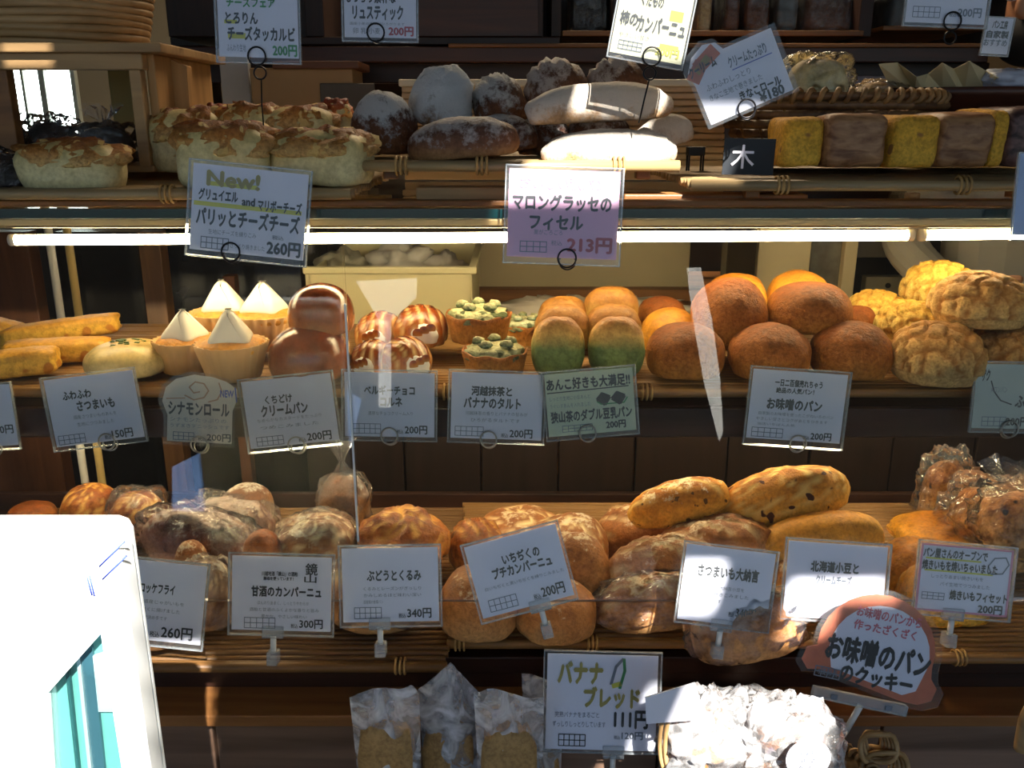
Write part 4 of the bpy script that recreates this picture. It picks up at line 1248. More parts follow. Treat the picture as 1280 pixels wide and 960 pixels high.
card('pink price card with red and black handwriting over the glass edge in the centre', 704, 268, 138, 108, 2, 1.03,
     [T('おいしい秋パン', .10, .08, .88, .22, INKPK, .022), T('マロングラッセの', .04, .28, .93, .46, INK, HB), T('フィセル', .20, .52, .68, .68, INK, HB),
      T('213円', .55, .76, .95, .93, INKR, HB), SM('栗がごろごろ', .24, .68, .50, .74), SM('税込', .40, .80, .5, .86)],
     paper=PAPER_P, rects=[], strokes=grid(.12, .82, .36, .94, 4), ring=(.55, 1.0), holder='ring', ringmat=WIREB, foot=.08, tilt=8)
card('blue tinted card edge cut off by the right frame edge', 1283, 243, 30, 100, 1, 1.03, [], paper=flat('card_blue', '9fb4dc', .5), ring=(.9, 1), holder=None, tilt=8)

# --- middle row
M_ = dict(ringmat=WIREC, tilt=8)
card('white card cut off at the left frame edge in the middle row', -24, 521, 84, 76, -4, 1.078, [T('200円', .62, .66, .96, .80, INK, .015)], ring=(.6, 1), **M_)
card('white card for the pale bun, priced 150 yen, in the middle row', 118, 511, 112, 84, -7, 1.075,
     [T('ふわふわ', .18, .20, .50, .32, INK, .03), T('さつまいも', .32, .36, .74, .50, INK, .03), SM('国産さつまいものあんを', .26, .56, .74, .62), SM('生地につつみました', .28, .67, .7, .73),
      T('税込150円', .56, .84, .88, .97, INK, .012)], strokes=grid(.04, .84, .34, .97, 5, INKG), ring=(.58, 1.0), **M_)
# bread shaped cinnamon card
cin = [(.05, .98), (.06, .60), (-.01, .40), (.04, .20), (.18, .07), (.42, .0), (.66, .02), (.86, .08), (1.0, .18), (1.0, .34), (.94, .5), (.93, .98)]
card('cream card shaped like a bun with a drawn swirl, cinnamon roll', 250, 512, 92, 86, 3, 1.072,
     [T('シナモンロール', .08, .40, .90, .58, INK, HB), SM('シナモンたっぷりの', .1, .62, .86, .68), SM('うずまきデニッシュです', .1, .71, .9, .77), T('税込200円', .48, .84, .92, .95, INK, .015), T('NEW', .78, .20, .96, .30, INKB, .02)],
     paper=PAPER_C, poly=cin,
     strokes=[([(.30, .30), (.42, .36), (.56, .32), (.62, .22), (.56, .12), (.44, .10), (.36, .18), (.42, .26), (.50, .24)], .02, BRNS),
              ([(.62, .38), (.74, .34), (.80, .22), (.76, .10)], .02, BRNS), ([(.05, .36), (.3, .34)], .015, BRNS),
              ([(.98, .16), (1.0, .36)], .02, INKB)] + grid(.14, .84, .42, .95, 4, INKG), ring=(.5, 1.0), **M_)
card('white card for the glossy cream buns, priced 200 yen, leaning left', 363, 514, 112, 84, -6, 1.077,
     [T('くちどけ', .24, .24, .54, .36, INK, .025), T('クリームパン', .18, .38, .70, .54, INK, .03), SM('なめらかなカスタードをたっぷり', .12, .57, .84, .62), SM('つめこみました', .14, .68, .8, .73),
      T('税込200円', .55, .84, .92, .97, INK, .015)], strokes=grid(.08, .84, .38, .97, 5, INKG), ring=(.52, 1.0), **M_)
card('white card for the glossy cornets behind the bright vertical streak', 487, 506, 112, 80, 1, 1.073,
     [T('ベルギーチョコ', .22, .20, .78, .34, INK, .03), T('コルネ', .40, .38, .64, .52, INK, .03), SM('濃厚なチョコクリーム入り', .26, .60, .76, .66),
      T('税込200円', .58, .82, .92, .95, INK, .015)], strokes=grid(.10, .80, .40, .95, 5, INKG), ring=(.5, .98), **M_)
card('white card for the green tea banana tarts', 621, 508, 114, 82, 2, 1.077,
     [T('河越抹茶と', .22, .20, .66, .34, INK, .03), T('バナナのタルト', .14, .37, .76, .53, INK, .03), SM('河越抹茶の香りとバナナの甘みが', .16, .58, .84, .64), SM('ひろがるタルトです', .22, .68, .76, .74),
      T('税込200円', .56, .84, .90, .97, INK, .015)], strokes=grid(.05, .82, .36, .96, 5, INKG), ring=(.42, 1.0), **M_)
card('pale green handwritten card for the green bean breads', 738, 503, 110, 78, -5, 1.070,
     [T('あんこ好きも大満足!!', .02, .08, .96, .26, INK, HB), SM('しっとり生地に小豆あんと', .04, .36, .5, .43), SM('うぐいすあんを入れました', .04, .48, .5, .55),
      T('狭山茶のダブル豆乳パン', .04, .60, .96, .78, INK, HB), T('200円', .66, .82, .88, .94, INK, HB)],
     paper=PAPER_G, strokes=[([(.02, .30), (.94, .28)], .018, INK)] + [([(.60 + .17 * j, .46), (.64 + .17 * j, .40), (.70 + .17 * j, .44), (.66 + .17 * j, .52), (.60 + .17 * j, .46)], .09, INK) for j in range(2)] +
     [([(.58, .50), (.62, .54), (.88, .54), (.92, .46)], .02, INKGR)] + grid(.16, .84, .5, .94, 5, INKG), ring=(.44, .98), **M_)
card('white card in front of the miso buns with two lines above the name', 996, 508, 118, 86, 4, 1.075,
     [T('一日二百個売れちゃう', .24, .12, .74, .22, INK, .025), T('絶品の人気パン！', .26, .24, .66, .32, INK, .025), T('お味噌のパン', .18, .40, .76, .56, INK, .03),
      SM('自家製のお味噌を使ったこがねいろのパン', .10, .60, .90, .65), SM('やさしい甘さとコクがあとをひきます', .08, .68, .84, .73), SM('当店いちばん人気', .1, .76, .5, .80),
      T('税込200円', .60, .86, .90, .97, INK, .012)], strokes=grid(.05, .84, .38, .97, 5, INKG), ring=(.55, 1.03), foot=.10, **M_)
card('pale greenish card in front of the melon breads at the right frame edge', 1276, 496, 116, 80, 1, 1.07,
     [T('ザク', .05, .08, .14, .26, INK, HB), T('ふわ', .44, .48, .66, .66, INK, HB), T('200円', .36, .82, .60, .96, INK, .02), SM('メロンパン', .16, .34, .34, .44)],
     paper=flat('card_grey_green', 'c3ccc0', .5), strokes=grid(.1, .82, .36, .96, 4, INKG) + [([(.16, .26), (.20, .42), (.28, .56), (.40, .62)], .02, INK)], ring=(.4, 1.0), **M_)

# --- bottom row
card('white card priced 260 yen, partly behind the white machine', 200, 752, 110, 96, 6, 1.03,
     [T('コロッケフライ', .20, .28, .66, .40, INK, .03), SM('北海道産じゃがいもを', .2, .48, .78, .53), SM('さくさくに揚げました', .2, .58, .74, .63), SM('ソースが決め手です', .2, .68, .6, .73),
      T('税込260円', .42, .80, .90, .95, INK, .012)], ring=(.5, 1), holder=None, tilt=14)
card('white card priced 300 yen with a brush written place name', 352, 742, 124, 90, 1.5, 1.03,
     [T('鏡', .74, .08, .86, .24, INK, .01), T('山', .73, .24, .85, .34, INK, .01), T('川越地酒「鏡山」の酒粕', .30, .20, .66, .26, INK, .02), T('酵母を使っています！', .32, .27, .62, .32, INK, .02),
      T('甘酒のカンパーニュ', .20, .40, .90, .54, INK, .03), SM('ほんのりあまく、しっとりやわらか', .26, .60, .78, .65), SM('酒粕と甘酒のふくよかな香りと旨み', .18, .69, .88, .74), SM('豊かな、やさしい味わい', .3, .78, .76, .83),
      T('税込300円', .60, .84, .92, .96, INK, .012)], strokes=grid(.13, .83, .44, .97, 5, INKG), ring=(.42, 1), holder='clip', tilt=14)
card('white card priced 340 yen for the raisin and walnut bread', 488, 731, 120, 90, -1, 1.03,
     [T('ぶどうとくるみ', .26, .30, .82, .44, INK, .03), SM('くるみとレーズンがぎっしり', .22, .52, .82, .57), SM('かみしめるほど味わい深い', .22, .61, .82, .66), SM('田舎風の食事パン', .22, .70, .42, .75),
      T('税込340円', .58, .82, .92, .95, INK, .012)], strokes=grid(.12, .80, .40, .95, 5, INKG), ring=(.38, 1), holder='clip', tilt=14)
card('white card tilted left in front of the fig rolls', 649, 714, 118, 90, -15, 1.03,
     [T('いちぢくの', .36, .22, .76, .36, INK, .03), T('プチカンパーニュ', .22, .38, .86, .52, INK, .03), SM('白いちぢくと黒いちぢくを練りこみました', .10, .60, .96, .65),
      T('税込200円', .58, .78, .92, .93, INK, .012)], strokes=grid(.10, .78, .40, .94, 5, INKG), ring=(.62, 1), holder='clip', tilt=14)
card('white card tilted right in front of the long sweet potato loaves', 908, 733, 112, 92, 7, 1.03,
     [T('さつまいも大納言', .16, .24, .84, .40, INK, .03), SM('さつまいもと大納言小豆を', .14, .50, .7, .55), SM('たっぷり巻きこみました', .14, .59, .76, .64), SM('素朴な甘みです', .14, .68, .46, .73),
      T('税込340円', .56, .76, .86, .89, INK, .012)], ring=(.5, 1), holder='clip', tilt=14, foot=.05)
card('white card in the sun glare between the loaves and the round cookie card', 1044, 727, 124, 92, 4, 1.035,
     [T('北海道小豆と', .24, .24, .72, .38, INK, .03), T('クリームチーズ', .30, .42, .66, .54, INKG, .02), SM('なめらかなチーズと小豆の', .2, .64, .7, .69), SM('相性ばつぐんのパンです', .14, .73, .66, .78)], ring=(.5, 1), holder=None, tilt=14, foot=.04)
card('white card with pink border and a drawn potato at the right', 1205, 725, 116, 82, 5, 1.04,
     [T('パン屋さんのオーブンで', .03, .06, .72, .20, INK, HB), T('焼きいもを焼いちゃいました', .03, .24, .84, .38, INK, HB), SM('しっとりあまい焼きいもを', .14, .44, .70, .50), SM('パイ生地でつつみました', .24, .55, .78, .61),
      T('焼きいもフィセット', .36, .66, .98, .80, INK, HB), T('200円', .68, .84, .94, .97, INK, .02)],
     rects=[(0, 0, 1, .03, PINKB), (0, .97, 1, 1, PINKB), (0, 0, .025, 1, PINKB), (.975, 0, 1, 1, PINKB), (.06, .20, .66, .225, MARKY), (.06, .38, .80, .405, MARKY)],
     strokes=[([(.80, .14), (.92, .12), (.96, .22), (.90, .36), (.78, .38), (.74, .26), (.80, .14)], .02, INKG)] + grid(.06, .72, .30, .82, 4, INKG), ring=(.42, 1), holder='clip', tilt=14)
# round bread shaped card
rp_ = [(.12 + 0, .78), (.02, .80), (-.04, .72), (-.02, .60), (.06, .56)] + [(.52 + .47 * math.cos(a), .50 + .52 * math.sin(a) * -1) for a in [math.pi * (1.02 - k * 1.06 / 14) for k in range(15)]] + [(1.0, .66), (1.06, .74), (1.04, .86), (.94, .92), (.80, .92)]
inner = [(.55 + .40 * math.cos(a), .52 - .44 * math.sin(a)) for a in [math.pi * (1.02 - k * 1.06 / 14) for k in range(15)]] + [(.90, .80), (.80, .86), (.20, .74)]
e = card('round orange bread shaped cookie card with black handwriting, tilted right', 1092, 812, 158, 128, 12, 0.985,
     [T('お味噌のパン', .13, .42, .96, .66, INK, .034, .0), T('のクッキー', .28, .68, .86, .84, INK, .034), T('お味噌のパンから', .30, .12, .82, .22, INKPK, .02), T('作ったざくざく', .30, .25, .80, .34, INKPK, .02)],
     paper=ORNG, poly=rp_, ring=(.5, 1), holder=None, tilt=14)
Wc = [c for c in e.children if c.name.startswith('paper')][0].dimensions
k_ = scale_at(at(1092, 812, .985))
W_, H_ = 158 * k_, 128 * k_ / math.cos(math.atan2(ZC - at(1092, 812, .985).z, .985) - math.radians(14))
bmo('white_field', prism_bm([((u - .5) * W_, (1 - v) * H_) for u, v in inner], -.0007, -.0004), PAPER, e)
print_mesh('box_sticker', W_, H_, [T('小麦 卵 乳', .10, .76, .26, .82, INKG, .01)], e, y=-.0012, strokes=grid(.08, .75, .28, .84, 4))
boxo('clip_bar', (-.40 * W_, .36 * W_, -.006, .004, -.006, .008), CLIPP, e, .001)
for x_ in (-.24, .2): boxo('clip_rivet', (x_ * W_ - .004, x_ * W_ + .004, -.008, -.006, -.002, .004), INKG, e, 0)
tubeo('clip_post', [(0, .0, -.005), (-.01, .006, -.05)], .004, WHITEP, e, 10)
card('white card with gold lettering, priced 111 yen, below the bottom shelf', 752, 878, 138, 112, 1.5, 0.98,
     [T('バナナ', .10, .08, .50, .30, MARKG, .036), T('ブレッド', .34, .34, .84, .55, MARKG, .036), T('111円', .62, .58, .92, .76, INK, HB), T('税込120円', .62, .80, .88, .88, INKG, .02),
      SM('完熟バナナをまるごと', .08, .60, .48, .66), SM('ずっしりしっとりしています', .06, .70, .54, .76)],
     strokes=grid(.12, .84, .36, .96, 5, INK) + [([(.58, .30), (.62, .12), (.68, .04)], .03, INKG), ([(.66, .34), (.70, .16), (.69, .04)], .03, INKGR), ([(.60, .32), (.66, .30)], .05, MARKY)], ring=(.62, 1), holder='clip', tilt=14, foot=.03)
# dark sign with a white character among the square loaves
e = card('small dark blue sign with a white character left of the square loaves', 936, 196, 64, 44, 1, 1.15, [T('木', .16, .18, .60, .82, PAPER, .01)], paper=flat('navy_sign', '0d1620', .6), holder=None, tilt=0, name='small_sign', cat='sign')
for c_ in list(e.children):
    if c_.name.startswith('sleeve'): bpy.data.objects.remove(c_)

# ================================================================ BASKETS, BAGS, MACHINE, BOX, PERSON
def crumple(size, amp=.16, freq=2.2, seed=0, p=2.6, nu=48, nv=30, top=None):
    me = loaf_mesh(size, p=p, flatb=.8, amp=amp, freq=freq, amp2=amp * .8, seed=seed, nu=nu, nv=nv)
    for pl in me.polygons: pl.use_smooth = (seed % 2 == 0)
    return me
def bagged(name, label, box, Y, content, cat='bagged bread', z=None, twist_=True, dr=.8, bagm=None, group=None, yaw=0, lean=0, **k):
    e_base, size = fit(box, z, Y, dr, math.radians(yaw))
    a, b, h = size
    e = empty(name, e_base, label, cat, group, (0, math.radians(lean), math.radians(yaw)))
    SEED[0] += 1
    link('bread', loaf_mesh((a * .86, b * .86, h * .8), seed=SEED[0], **k), content, e, (0, 0, .002))
    link('clear_bag', crumple((a * 1.04, b * 1.02, h), seed=SEED[0]), bagm or BAG, e)
    return e
# twisted bag tops on two bottom shelf breads
def bag_neck(par, w, h, z, bagm=None):
    bm = bmesh.new(); n = 18
    rings = []
    for i, (r_, z_) in enumerate(((w * .30, 0), (w * .12, h * .28), (w * .07, h * .36), (w * .16, h * .55), (w * .34, h * .85), (w * .42, h))):
        rings.append([bm.verts.new((math.cos(t_) * r_ * (1 + .35 * math.cos(5 * t_ + i)), math.sin(t_) * r_ * .5 * (1 + .3 * math.sin(4 * t_)), z + z_ + (.006 * math.cos(3 * t_) if i > 3 else 0))) for t_ in [2 * math.pi * j / n for j in range(n)]])
    for A, B in zip(rings, rings[1:]):
        for j in range(n): bm.faces.new((A[j], A[(j + 1) % n], B[(j + 1) % n], B[j]))
    bmo('bag_neck', bm, bagm or BAG, par)
def wrap(oname_label, neck=True, pad=1.06):
    for o in bpy.data.objects:
        if o.get('label') == oname_label:
            a, b, h = o['sz']
            SEED[0] += 1
            link('clear_bag', crumple((a * pad, b * pad, h * pad), amp=.12, seed=SEED[0]), BAG, o, (0, 0, -.001))
            if neck: bag_neck(o, a * .7, h * .8, h * .95)
wrap('fruit roll' if 0 else 'round fruit roll in clear wrap above the 300 yen card', False)
wrap('bagged brown roll standing at the back with twisted wrap', True)
wrap('orange roll with seeded top right of the poles', False, 1.1)
wrap('crusty fruit loaf behind the left price cards', False)
wrap('floury campagne loaf with purple fruit at the left', False)
wrap('seed covered roll between the 260 and 300 yen cards', False)
wrap('long raisin loaf behind and below the 340 yen card', False, 1.04)
wrap('floury long loaf at the front with seedy white side', False, 1.05)
wrap('long pale loaf at the tray front, end in the sun', False, 1.05)
# big bagged crumble loaf at the right
def crumble(label, box, Y, s):
    e = bagged('crumble_loaf', label, box, Y, ALMD, dr=.7, p=3, amp=.12, amp2=.08)
    return e
e = crumble('tall bagged crumble topped loaf at the right back of the bottom shelf', (1176, 590, 1330, 700), 1.32, 1)
bag_neck(e, .10, .07, .10)
crumble('second bagged crumble loaf in front at the right frame edge', (1222, 600, 1350, 690), 1.22, 2)
bagged('folded_bag', 'empty crumpled end of a clear bag left of the crumble loaf', (1150, 556, 1212, 660), 1.47, ALMD, p=2.6)
# left top shelf: rectangular wooden display box with wrapped breads, banneton on it
Yb = 1.22
bx_ = empty('wooden_box', at(110, 238, Yb), 'pale wooden display box with an open front at the upper left', 'wooden box')
bx_.matrix_world = Matrix.Translation((at(110, 238, Yb).x, Yb, 1.435))
def bb(name, q, Y, d, mt, bev=.002): return pr(slab(name, *q, Y, d, mt, bev=bev), bx_)
L_, R_ = at(-40, 150, Yb).x, at(186, 150, Yb).x
zt_, zb_ = at(100, 66, Yb).z, 1.4355
pr(boxo('front_rail', (L_, R_, Yb, Yb + .02, at(100, 87, Yb).z, zt_), LW), bx_)
pr(boxo('top_board', (L_ - .005, R_ + .03, Yb - .01, Yb + .26, zt_, zt_ + .012), LW), bx_)
pr(boxo('front_post', (at(167, 150, Yb).x, R_ - .0045, Yb + .0005, Yb + .0195, zb_, at(100, 87, Yb).z), LW), bx_)
pr(boxo('side_board', (R_ - .004, R_ + .008, Yb + .02, Yb + .25, zb_, zt_), LWV), bx_)
bm = prism_bm([(R_, zb_), (at(243, 150, Yb + .1).x, zb_), (at(240, 90, Yb + .1).x, at(240, 84, Yb + .1).z), (R_, zt_)], Yb + .08, Yb + .1)
pr(bmo('side_panel', bm, LWV), bx_)
pr(boxo('front_post', (L_, at(12, 150, Yb).x, Yb + .01, Yb + .03, zb_ + .02, zt_), MW), bx_)
pr(boxo('floor_board', (L_, R_, Yb, Yb + .25, zb_ - .003, zb_ + .006), LW), bx_)
pr(slab('corner_strut', 138, 88, 167, 160, Yb + .22, .01, flat('olive_wall', '8c7c42', .6)), bx_)
# bright daylight window seen through the open box
wn_ = empty('lit_window', at(75, 120, 2.6), 'sunlit window glowing through the open wooden box', 'window')
wn_.matrix_world = Matrix.Translation(at(75, 120, 2.6))
pr(slab('window_pane', 4, 60, 92, 185, 2.6, .01, glow('daylight', 'f2fff8', 7.0)), wn_)
for q0, q1 in ((0, 8), (28, 32), (50, 58), (90, 96)):
    pr(slab('window_bar', q0, 60, q1, 175, 2.58, .02, flat('bar%d' % q0, 'a9b0a8', .5)), wn_)
for label, box, Y in (('dark wrapped bread in the wooden box, left', (-20, 150, 34, 215), 1.26), ('dark wrapped bread in the middle of the wooden box', (24, 140, 108, 215), 1.33), ('dark wrapped bread at the right in the wooden box', (90, 150, 172, 206), 1.30)):
    e = bagged('wrapped_bread', label, box, Y, crust('dark_rye%d' % box[0], '5a463c', '4a362e', '33241e', bump=.6) , amp=.06)
    bag_neck(e, .06, .04, .04)
e = bagged('wrapped_bread', 'dark wrapped bread cut by the left frame edge on the front tray', (-60, 178, 36, 240), 1.15, crust('rye_front', '4a3a38', '3a2a28', '2a1e1c', bump=.6), amp=.06)
# coiled banneton: each coil its own ring
bc = at(70, 60, 1.36)
ban = empty('banneton_basket', (bc.x, 1.36, zt_ + .012), 'coiled cane proofing basket standing on the wooden box', 'basket')
for i in range(12):
    z_ = .006 + i * .0092
    R0 = (.118 if i == 0 else .124) + .0022 * i
    tubeo('cane_coil', [Vector((math.cos(t_) * R0, math.sin(t_) * R0 * .8, z_ + .0012 * math.sin(t_ * 3 + i))) for t_ in [2 * math.pi * k / 56 for k in range(56)]], .0054, CANE, ban, 8, True)
bmo('basket_base', tube_bm([(0, 0, 0), (0, 0, .004)], .118, 40), CANE, ban)
# woven wicker basket on the top shelf at the right
def woven(name, label, P, a, b, h, lip, m1, m2, rows=5, n=40, taper=.85):
    e = empty(name, P, label, 'basket')
    for r_ in range(rows):
        z_ = h * (r_ + .5) / rows
        sc_ = taper + (1 - taper) * (r_ / max(1, rows - 1))
        pts = []
        for i in range(n * 2):
            t_ = math.pi * i / n
            o_ = .0035 * (1 if (i + r_) % 2 else -1)
            pts.append((math.cos(t_) * (a * sc_ + o_), math.sin(t_) * (b * sc_ + o_), z_))
        tubeo('woven_strand', pts, h / rows * .52, m1, e, 6, True)
    for i in range(n):
        t_ = 2 * math.pi * i / n
        if i % 2 == 0:
            tubeo('stake', [(math.cos(t_) * a * taper, math.sin(t_) * b * taper, 0), (math.cos(t_) * a, math.sin(t_) * b, h)], .0022, m2, e, 5)
    pts = []
    N = 456
    for i in range(N):
        t_ = 2 * math.pi * i / N; w_ = i * 2 * math.pi * 57 / N
        pts.append((math.cos(t_) * (a + lip * math.cos(w_)), math.sin(t_) * (b + lip * math.cos(w_)), h + lip * .6 + lip * math.sin(w_)))
    tubeo('braided_rim', pts, lip * .45, m2, e, 6, True)
    tubeo('rim_core', [(math.cos(2 * math.pi * i / 40) * a, math.sin(2 * math.pi * i / 40) * b, h + lip * .6) for i in range(40)], lip * .7, m1, e, 6, True)
    bmo('basket_base', tube_bm([(0, 0, 0), (0, 0, .003)], a * taper * .98, 32).copy() if 0 else tube_bm([(0, 0, 0), (0, 0, .003)], min(a, b) * taper * .98, 32), m1, e)
    return e
Pb = at(1035, 168, 1.33)
woven('wicker_basket', 'dark oval wicker basket with braided rim behind the square loaves', (Pb.x, 1.33, at(1035, 172, 1.33).z), .158, .10, .050, .0085, WICK, WICK2, rows=4)
tag(boxo('basket_riser', (Pb.x - .12, Pb.x + .12, 1.26, 1.40, 1.4415, at(1035, 172, 1.33).z - .001), DW), 'dark block under the wicker basket', 'block')
e = bagged('cheese_bun', 'pale cheese bread in clear wrap lying in the wicker basket', (978, 64, 1066, 126), 1.31, CHB, amp=.05)
e = bagged('cheese_bun', 'small pale bun low in the wicker basket', (1060, 98, 1130, 130), 1.34, PALE, amp=.05)
# dark wooden bowl with paper
Pw = at(1225, 168, 1.36)
bowl = empty('wooden_bowl', (Pw.x, 1.36, Pw.z), 'dark wooden bowl lined with brown paper at the upper right', 'bowl')
bm = bmesh.new(); n = 40
prof = [(.07, 0), (.13, .022), (.172, .052), (.18, .064), (.172, .064), (.12, .03), (.06, .012)]
rings = [[bm.verts.new((math.cos(2 * math.pi * i / n) * r_, math.sin(2 * math.pi * i / n) * r_ * .6, z_)) for i in range(n)] for r_, z_ in prof]
for A, B in zip(rings, rings[1:]):
    for i in range(n): bm.faces.new((A[i], A[(i + 1) % n], B[(i + 1) % n], B[i]))
bm.faces.new(list(reversed(rings[0]))); bm.faces.new(rings[-1])
bmo('bowl_shell', bm, DW2, bowl, smooth=True)
tag(boxo('bowl_riser', (Pw.x - .09, Pw.x + .06, 1.28, 1.42, 1.4415, Pw.z - .001), DW), 'dark block under the wooden bowl', 'block')
KRAFT = flat('kraft_paper', 'd0c096', .7, noise_amt=.05)
bm = bmesh.new()
pk = [(1098, 80), (1122, 78), (1146, 96), (1160, 92), (1178, 78), (1192, 86), (1212, 76), (1232, 88), (1246, 96), (1280, 96), (1310, 90)]
top = [bm.verts.new(at(x_, y_, 1.30 + .03 * (i % 2))) for i, (x_, y_) in enumerate(pk)]
midv = [bm.verts.new(at(x_ * .8 + 1200 * .2 + (6 if i % 2 else -4), 112 + (3 if i % 2 else 0), 1.34)) for i, (x_, y_) in enumerate(pk)]
bot = [bm.verts.new(at(x_ * .6 + 1220 * .4, 136, 1.37)) for i, (x_, y_) in enumerate(pk)]
for A, B in ((top, midv), (midv, bot)):
    for i in range(len(A) - 1): bm.faces.new((A[i], A[i + 1], B[i + 1], B[i]))
o = bmo('lining_paper', bm, KRAFT)
md = o.modifiers.new('thick', 'SOLIDIFY'); md.thickness = .0008
tag(o, 'crumpled brown lining paper standing out of the dark bowl', 'paper')
o = link('wrapped_bun', crumple((.09, .06, .03), seed=62), flat('bluish_wrap', 'b8bccc', .3), None, at(1262, 112, 1.33))
tag(o, 'bluish plastic wrapped bun in the wooden bowl', 'bun')
# little black stool shaped stand and black iron tray beside ribbed board
st = empty('black_stand', at(868, 213, 1.30), 'tiny black stool shaped stand in front of the ribbed board', 'stand')
Ps = at(868, 214, 1.30)
st.location = Ps
boxo('stand_top', (-.012, .012, -.01, .01, .022, .034), BLK, st, .001)
for sx_ in (-.010, .010):
    for sy_ in (-.008, .008): boxo('leg', (sx_ - .0012, sx_ + .0012, sy_ - .0012, sy_ + .0012, 0, .024), WIREB, st, 0)
# packages in the rack
PK = crust('pack_toast', '7a4828', '6a3a20', '54301c', bump=.4)
for lb, q_, Y, mt in (('dark wrapped loaf in the rack, left compartment', (712, -20, 764, 38), 1.98, crust('pack_dark', '2e2420', '3a2e28', '241c18')),
                      ('cream package in the rack beside the fruit card', (872, -20, 893, 38), 1.98, PALE), ('brown wrapped loaf right of the cream package', (905, -20, 928, 38), 1.98, PK),
                      ('second brown wrapped loaf in the rack', (930, -20, 966, 38), 1.98, PK), ('grey package in the rack', (968, -20, 1002, 36), 1.98, flat('grey_pack', '4a4440', .4)),
                      ('wide brown wrapped loaf in the rack', (1006, -20, 1076, 36), 1.98, PK), ('black package in the rack behind the top right card', (1108, -20, 1200, 30), 1.98, BLK)):
    A, B = at(q_[0], q_[3], Y), at(q_[2], q_[1], Y)
    me = loaf_mesh((B.x - A.x, .12, B.z - A.z), p=8, px=8, pz=8, flatb=.95, amp=.03, amp2=.01, seed=q_[0])
    o = link('wrapped_loaf', me, mt, None, ((A.x + B.x) / 2, Y + .06, at(q_[0], 38, 1.93).z + .002))
    tag(o, lb, 'package')
    link('clear_wrap', crumple(((B.x - A.x) * 1.03, .125, (B.z - A.z) * 1.02), amp=.02, seed=q_[0] + 1, p=8, nu=28, nv=14), BAG, o, (0, 0, -.001))
# ---------------------------------------------------------------- pouches on the base shelf
SL = crust('pouch_cake', 'dcc8a4', 'ccb084', 'b08c58', bump=.5)
def pouch(label, pts, Y, yc, seed, lean=0):
    """standing pouch: outline in the frame at depth Y, pillowed front and back"""
    P0 = at(sum(p[0] for p in pts) / len(pts), 1010, Y)
    e = empty('plastic_pouch', (P0.x, Y, .5005), label, 'pouch', None)
    top = [at(x_, y_, Y) for x_, y_ in pts]
    xl, xr = top[0], top[-1]
    nx, nz = 18, 22
    vs_, fs = [], []
    def outline(t_, s_):
        # t_ 0..1 across, s_ 0 bottom 1 top
        i = min(int(t_ * (len(top) - 1)), len(top) - 2); f_ = t_ * (len(top) - 1) - i
        tp = top[i] * (1 - f_) + top[i + 1] * f_
        xb = (xl.x + .012) * (1 - t_) + (xr.x - .002) * t_
        return tp.x * s_ + xb * (1 - s_), .5005 * (1 - s_) + tp.z * s_
    for side in (-1, 1):
        for j in range(nz + 1):
            for i in range(nx + 1):
                t_, s_ = i / nx, j / nz
                x_, z_ = outline(t_, s_)
                bulge = math.sin(math.pi * t_) ** .6 * (1 - s_ ** 2.2) * .028
                wv = noise.noise(Vector((x_ * 40, side * 3 + seed, z_ * 40))) * .006 + noise.noise(Vector((x_ * 110, side * 3 + seed, z_ * 90))) * .002
                ed = min(1, min(t_, 1 - t_) * 8)
                vs_.append((x_ - P0.x, side * (bulge + wv * ed + .0006), z_ - .5005))
    N = (nx + 1) * (nz + 1)
    for s0 in (0, N):
        for j in range(nz):
            for i in range(nx):
                a_ = s0 + j * (nx + 1) + i
                fs.append((a_, a_ + 1, a_ + nx + 2, a_ + nx + 1) if s0 == 0 else (a_ + 1, a_, a_ + nx + 1, a_ + nx + 2))
    me = bpy.data.meshes.new('film'); me.from_pydata(vs_, [], fs)
    for pl in me.polygons: pl.use_smooth = True
    link('film', me, BAG2, e)
    w_ = (xr.x - xl.x)
    zc_ = at(640, yc, Y).z - .5005
    link('cake_slice', loaf_mesh((w_ * .78, .036, zc_), p=6, px=8, pz=6, flatb=.9, amp=.06, seed=seed), SL, e, (0, 0, .001))
    link('paper_band', loaf_mesh((w_ * .72, .04, zc_ * .62), p=8, px=8, pz=8, flatb=.9, amp=.02, seed=seed), flat('band%d' % seed, 'b4b6bc', .5), e, (0, 0, .0))
    return e
pouch('milky plastic pouch at the left of the three under the bottom shelf', [(437, 872), (460, 862), (500, 860), (515, 856), (524, 868)], .93, 900, 3)
pouch('crumpled plastic pouch behind, its peaked corner sticking up', [(522, 862), (545, 845), (563, 828), (580, 846), (602, 868)], 1.00, 905, 5)
pouch('milky plastic pouch at the right of the three, beside the banana card', [(592, 866), (612, 860), (640, 868), (660, 872), (680, 872)], .93, 905, 8)
pouch('pouch corner half hidden behind the banana card', [(652, 842), (664, 845), (690, 852), (704, 870)], 1.01, 930, 9)
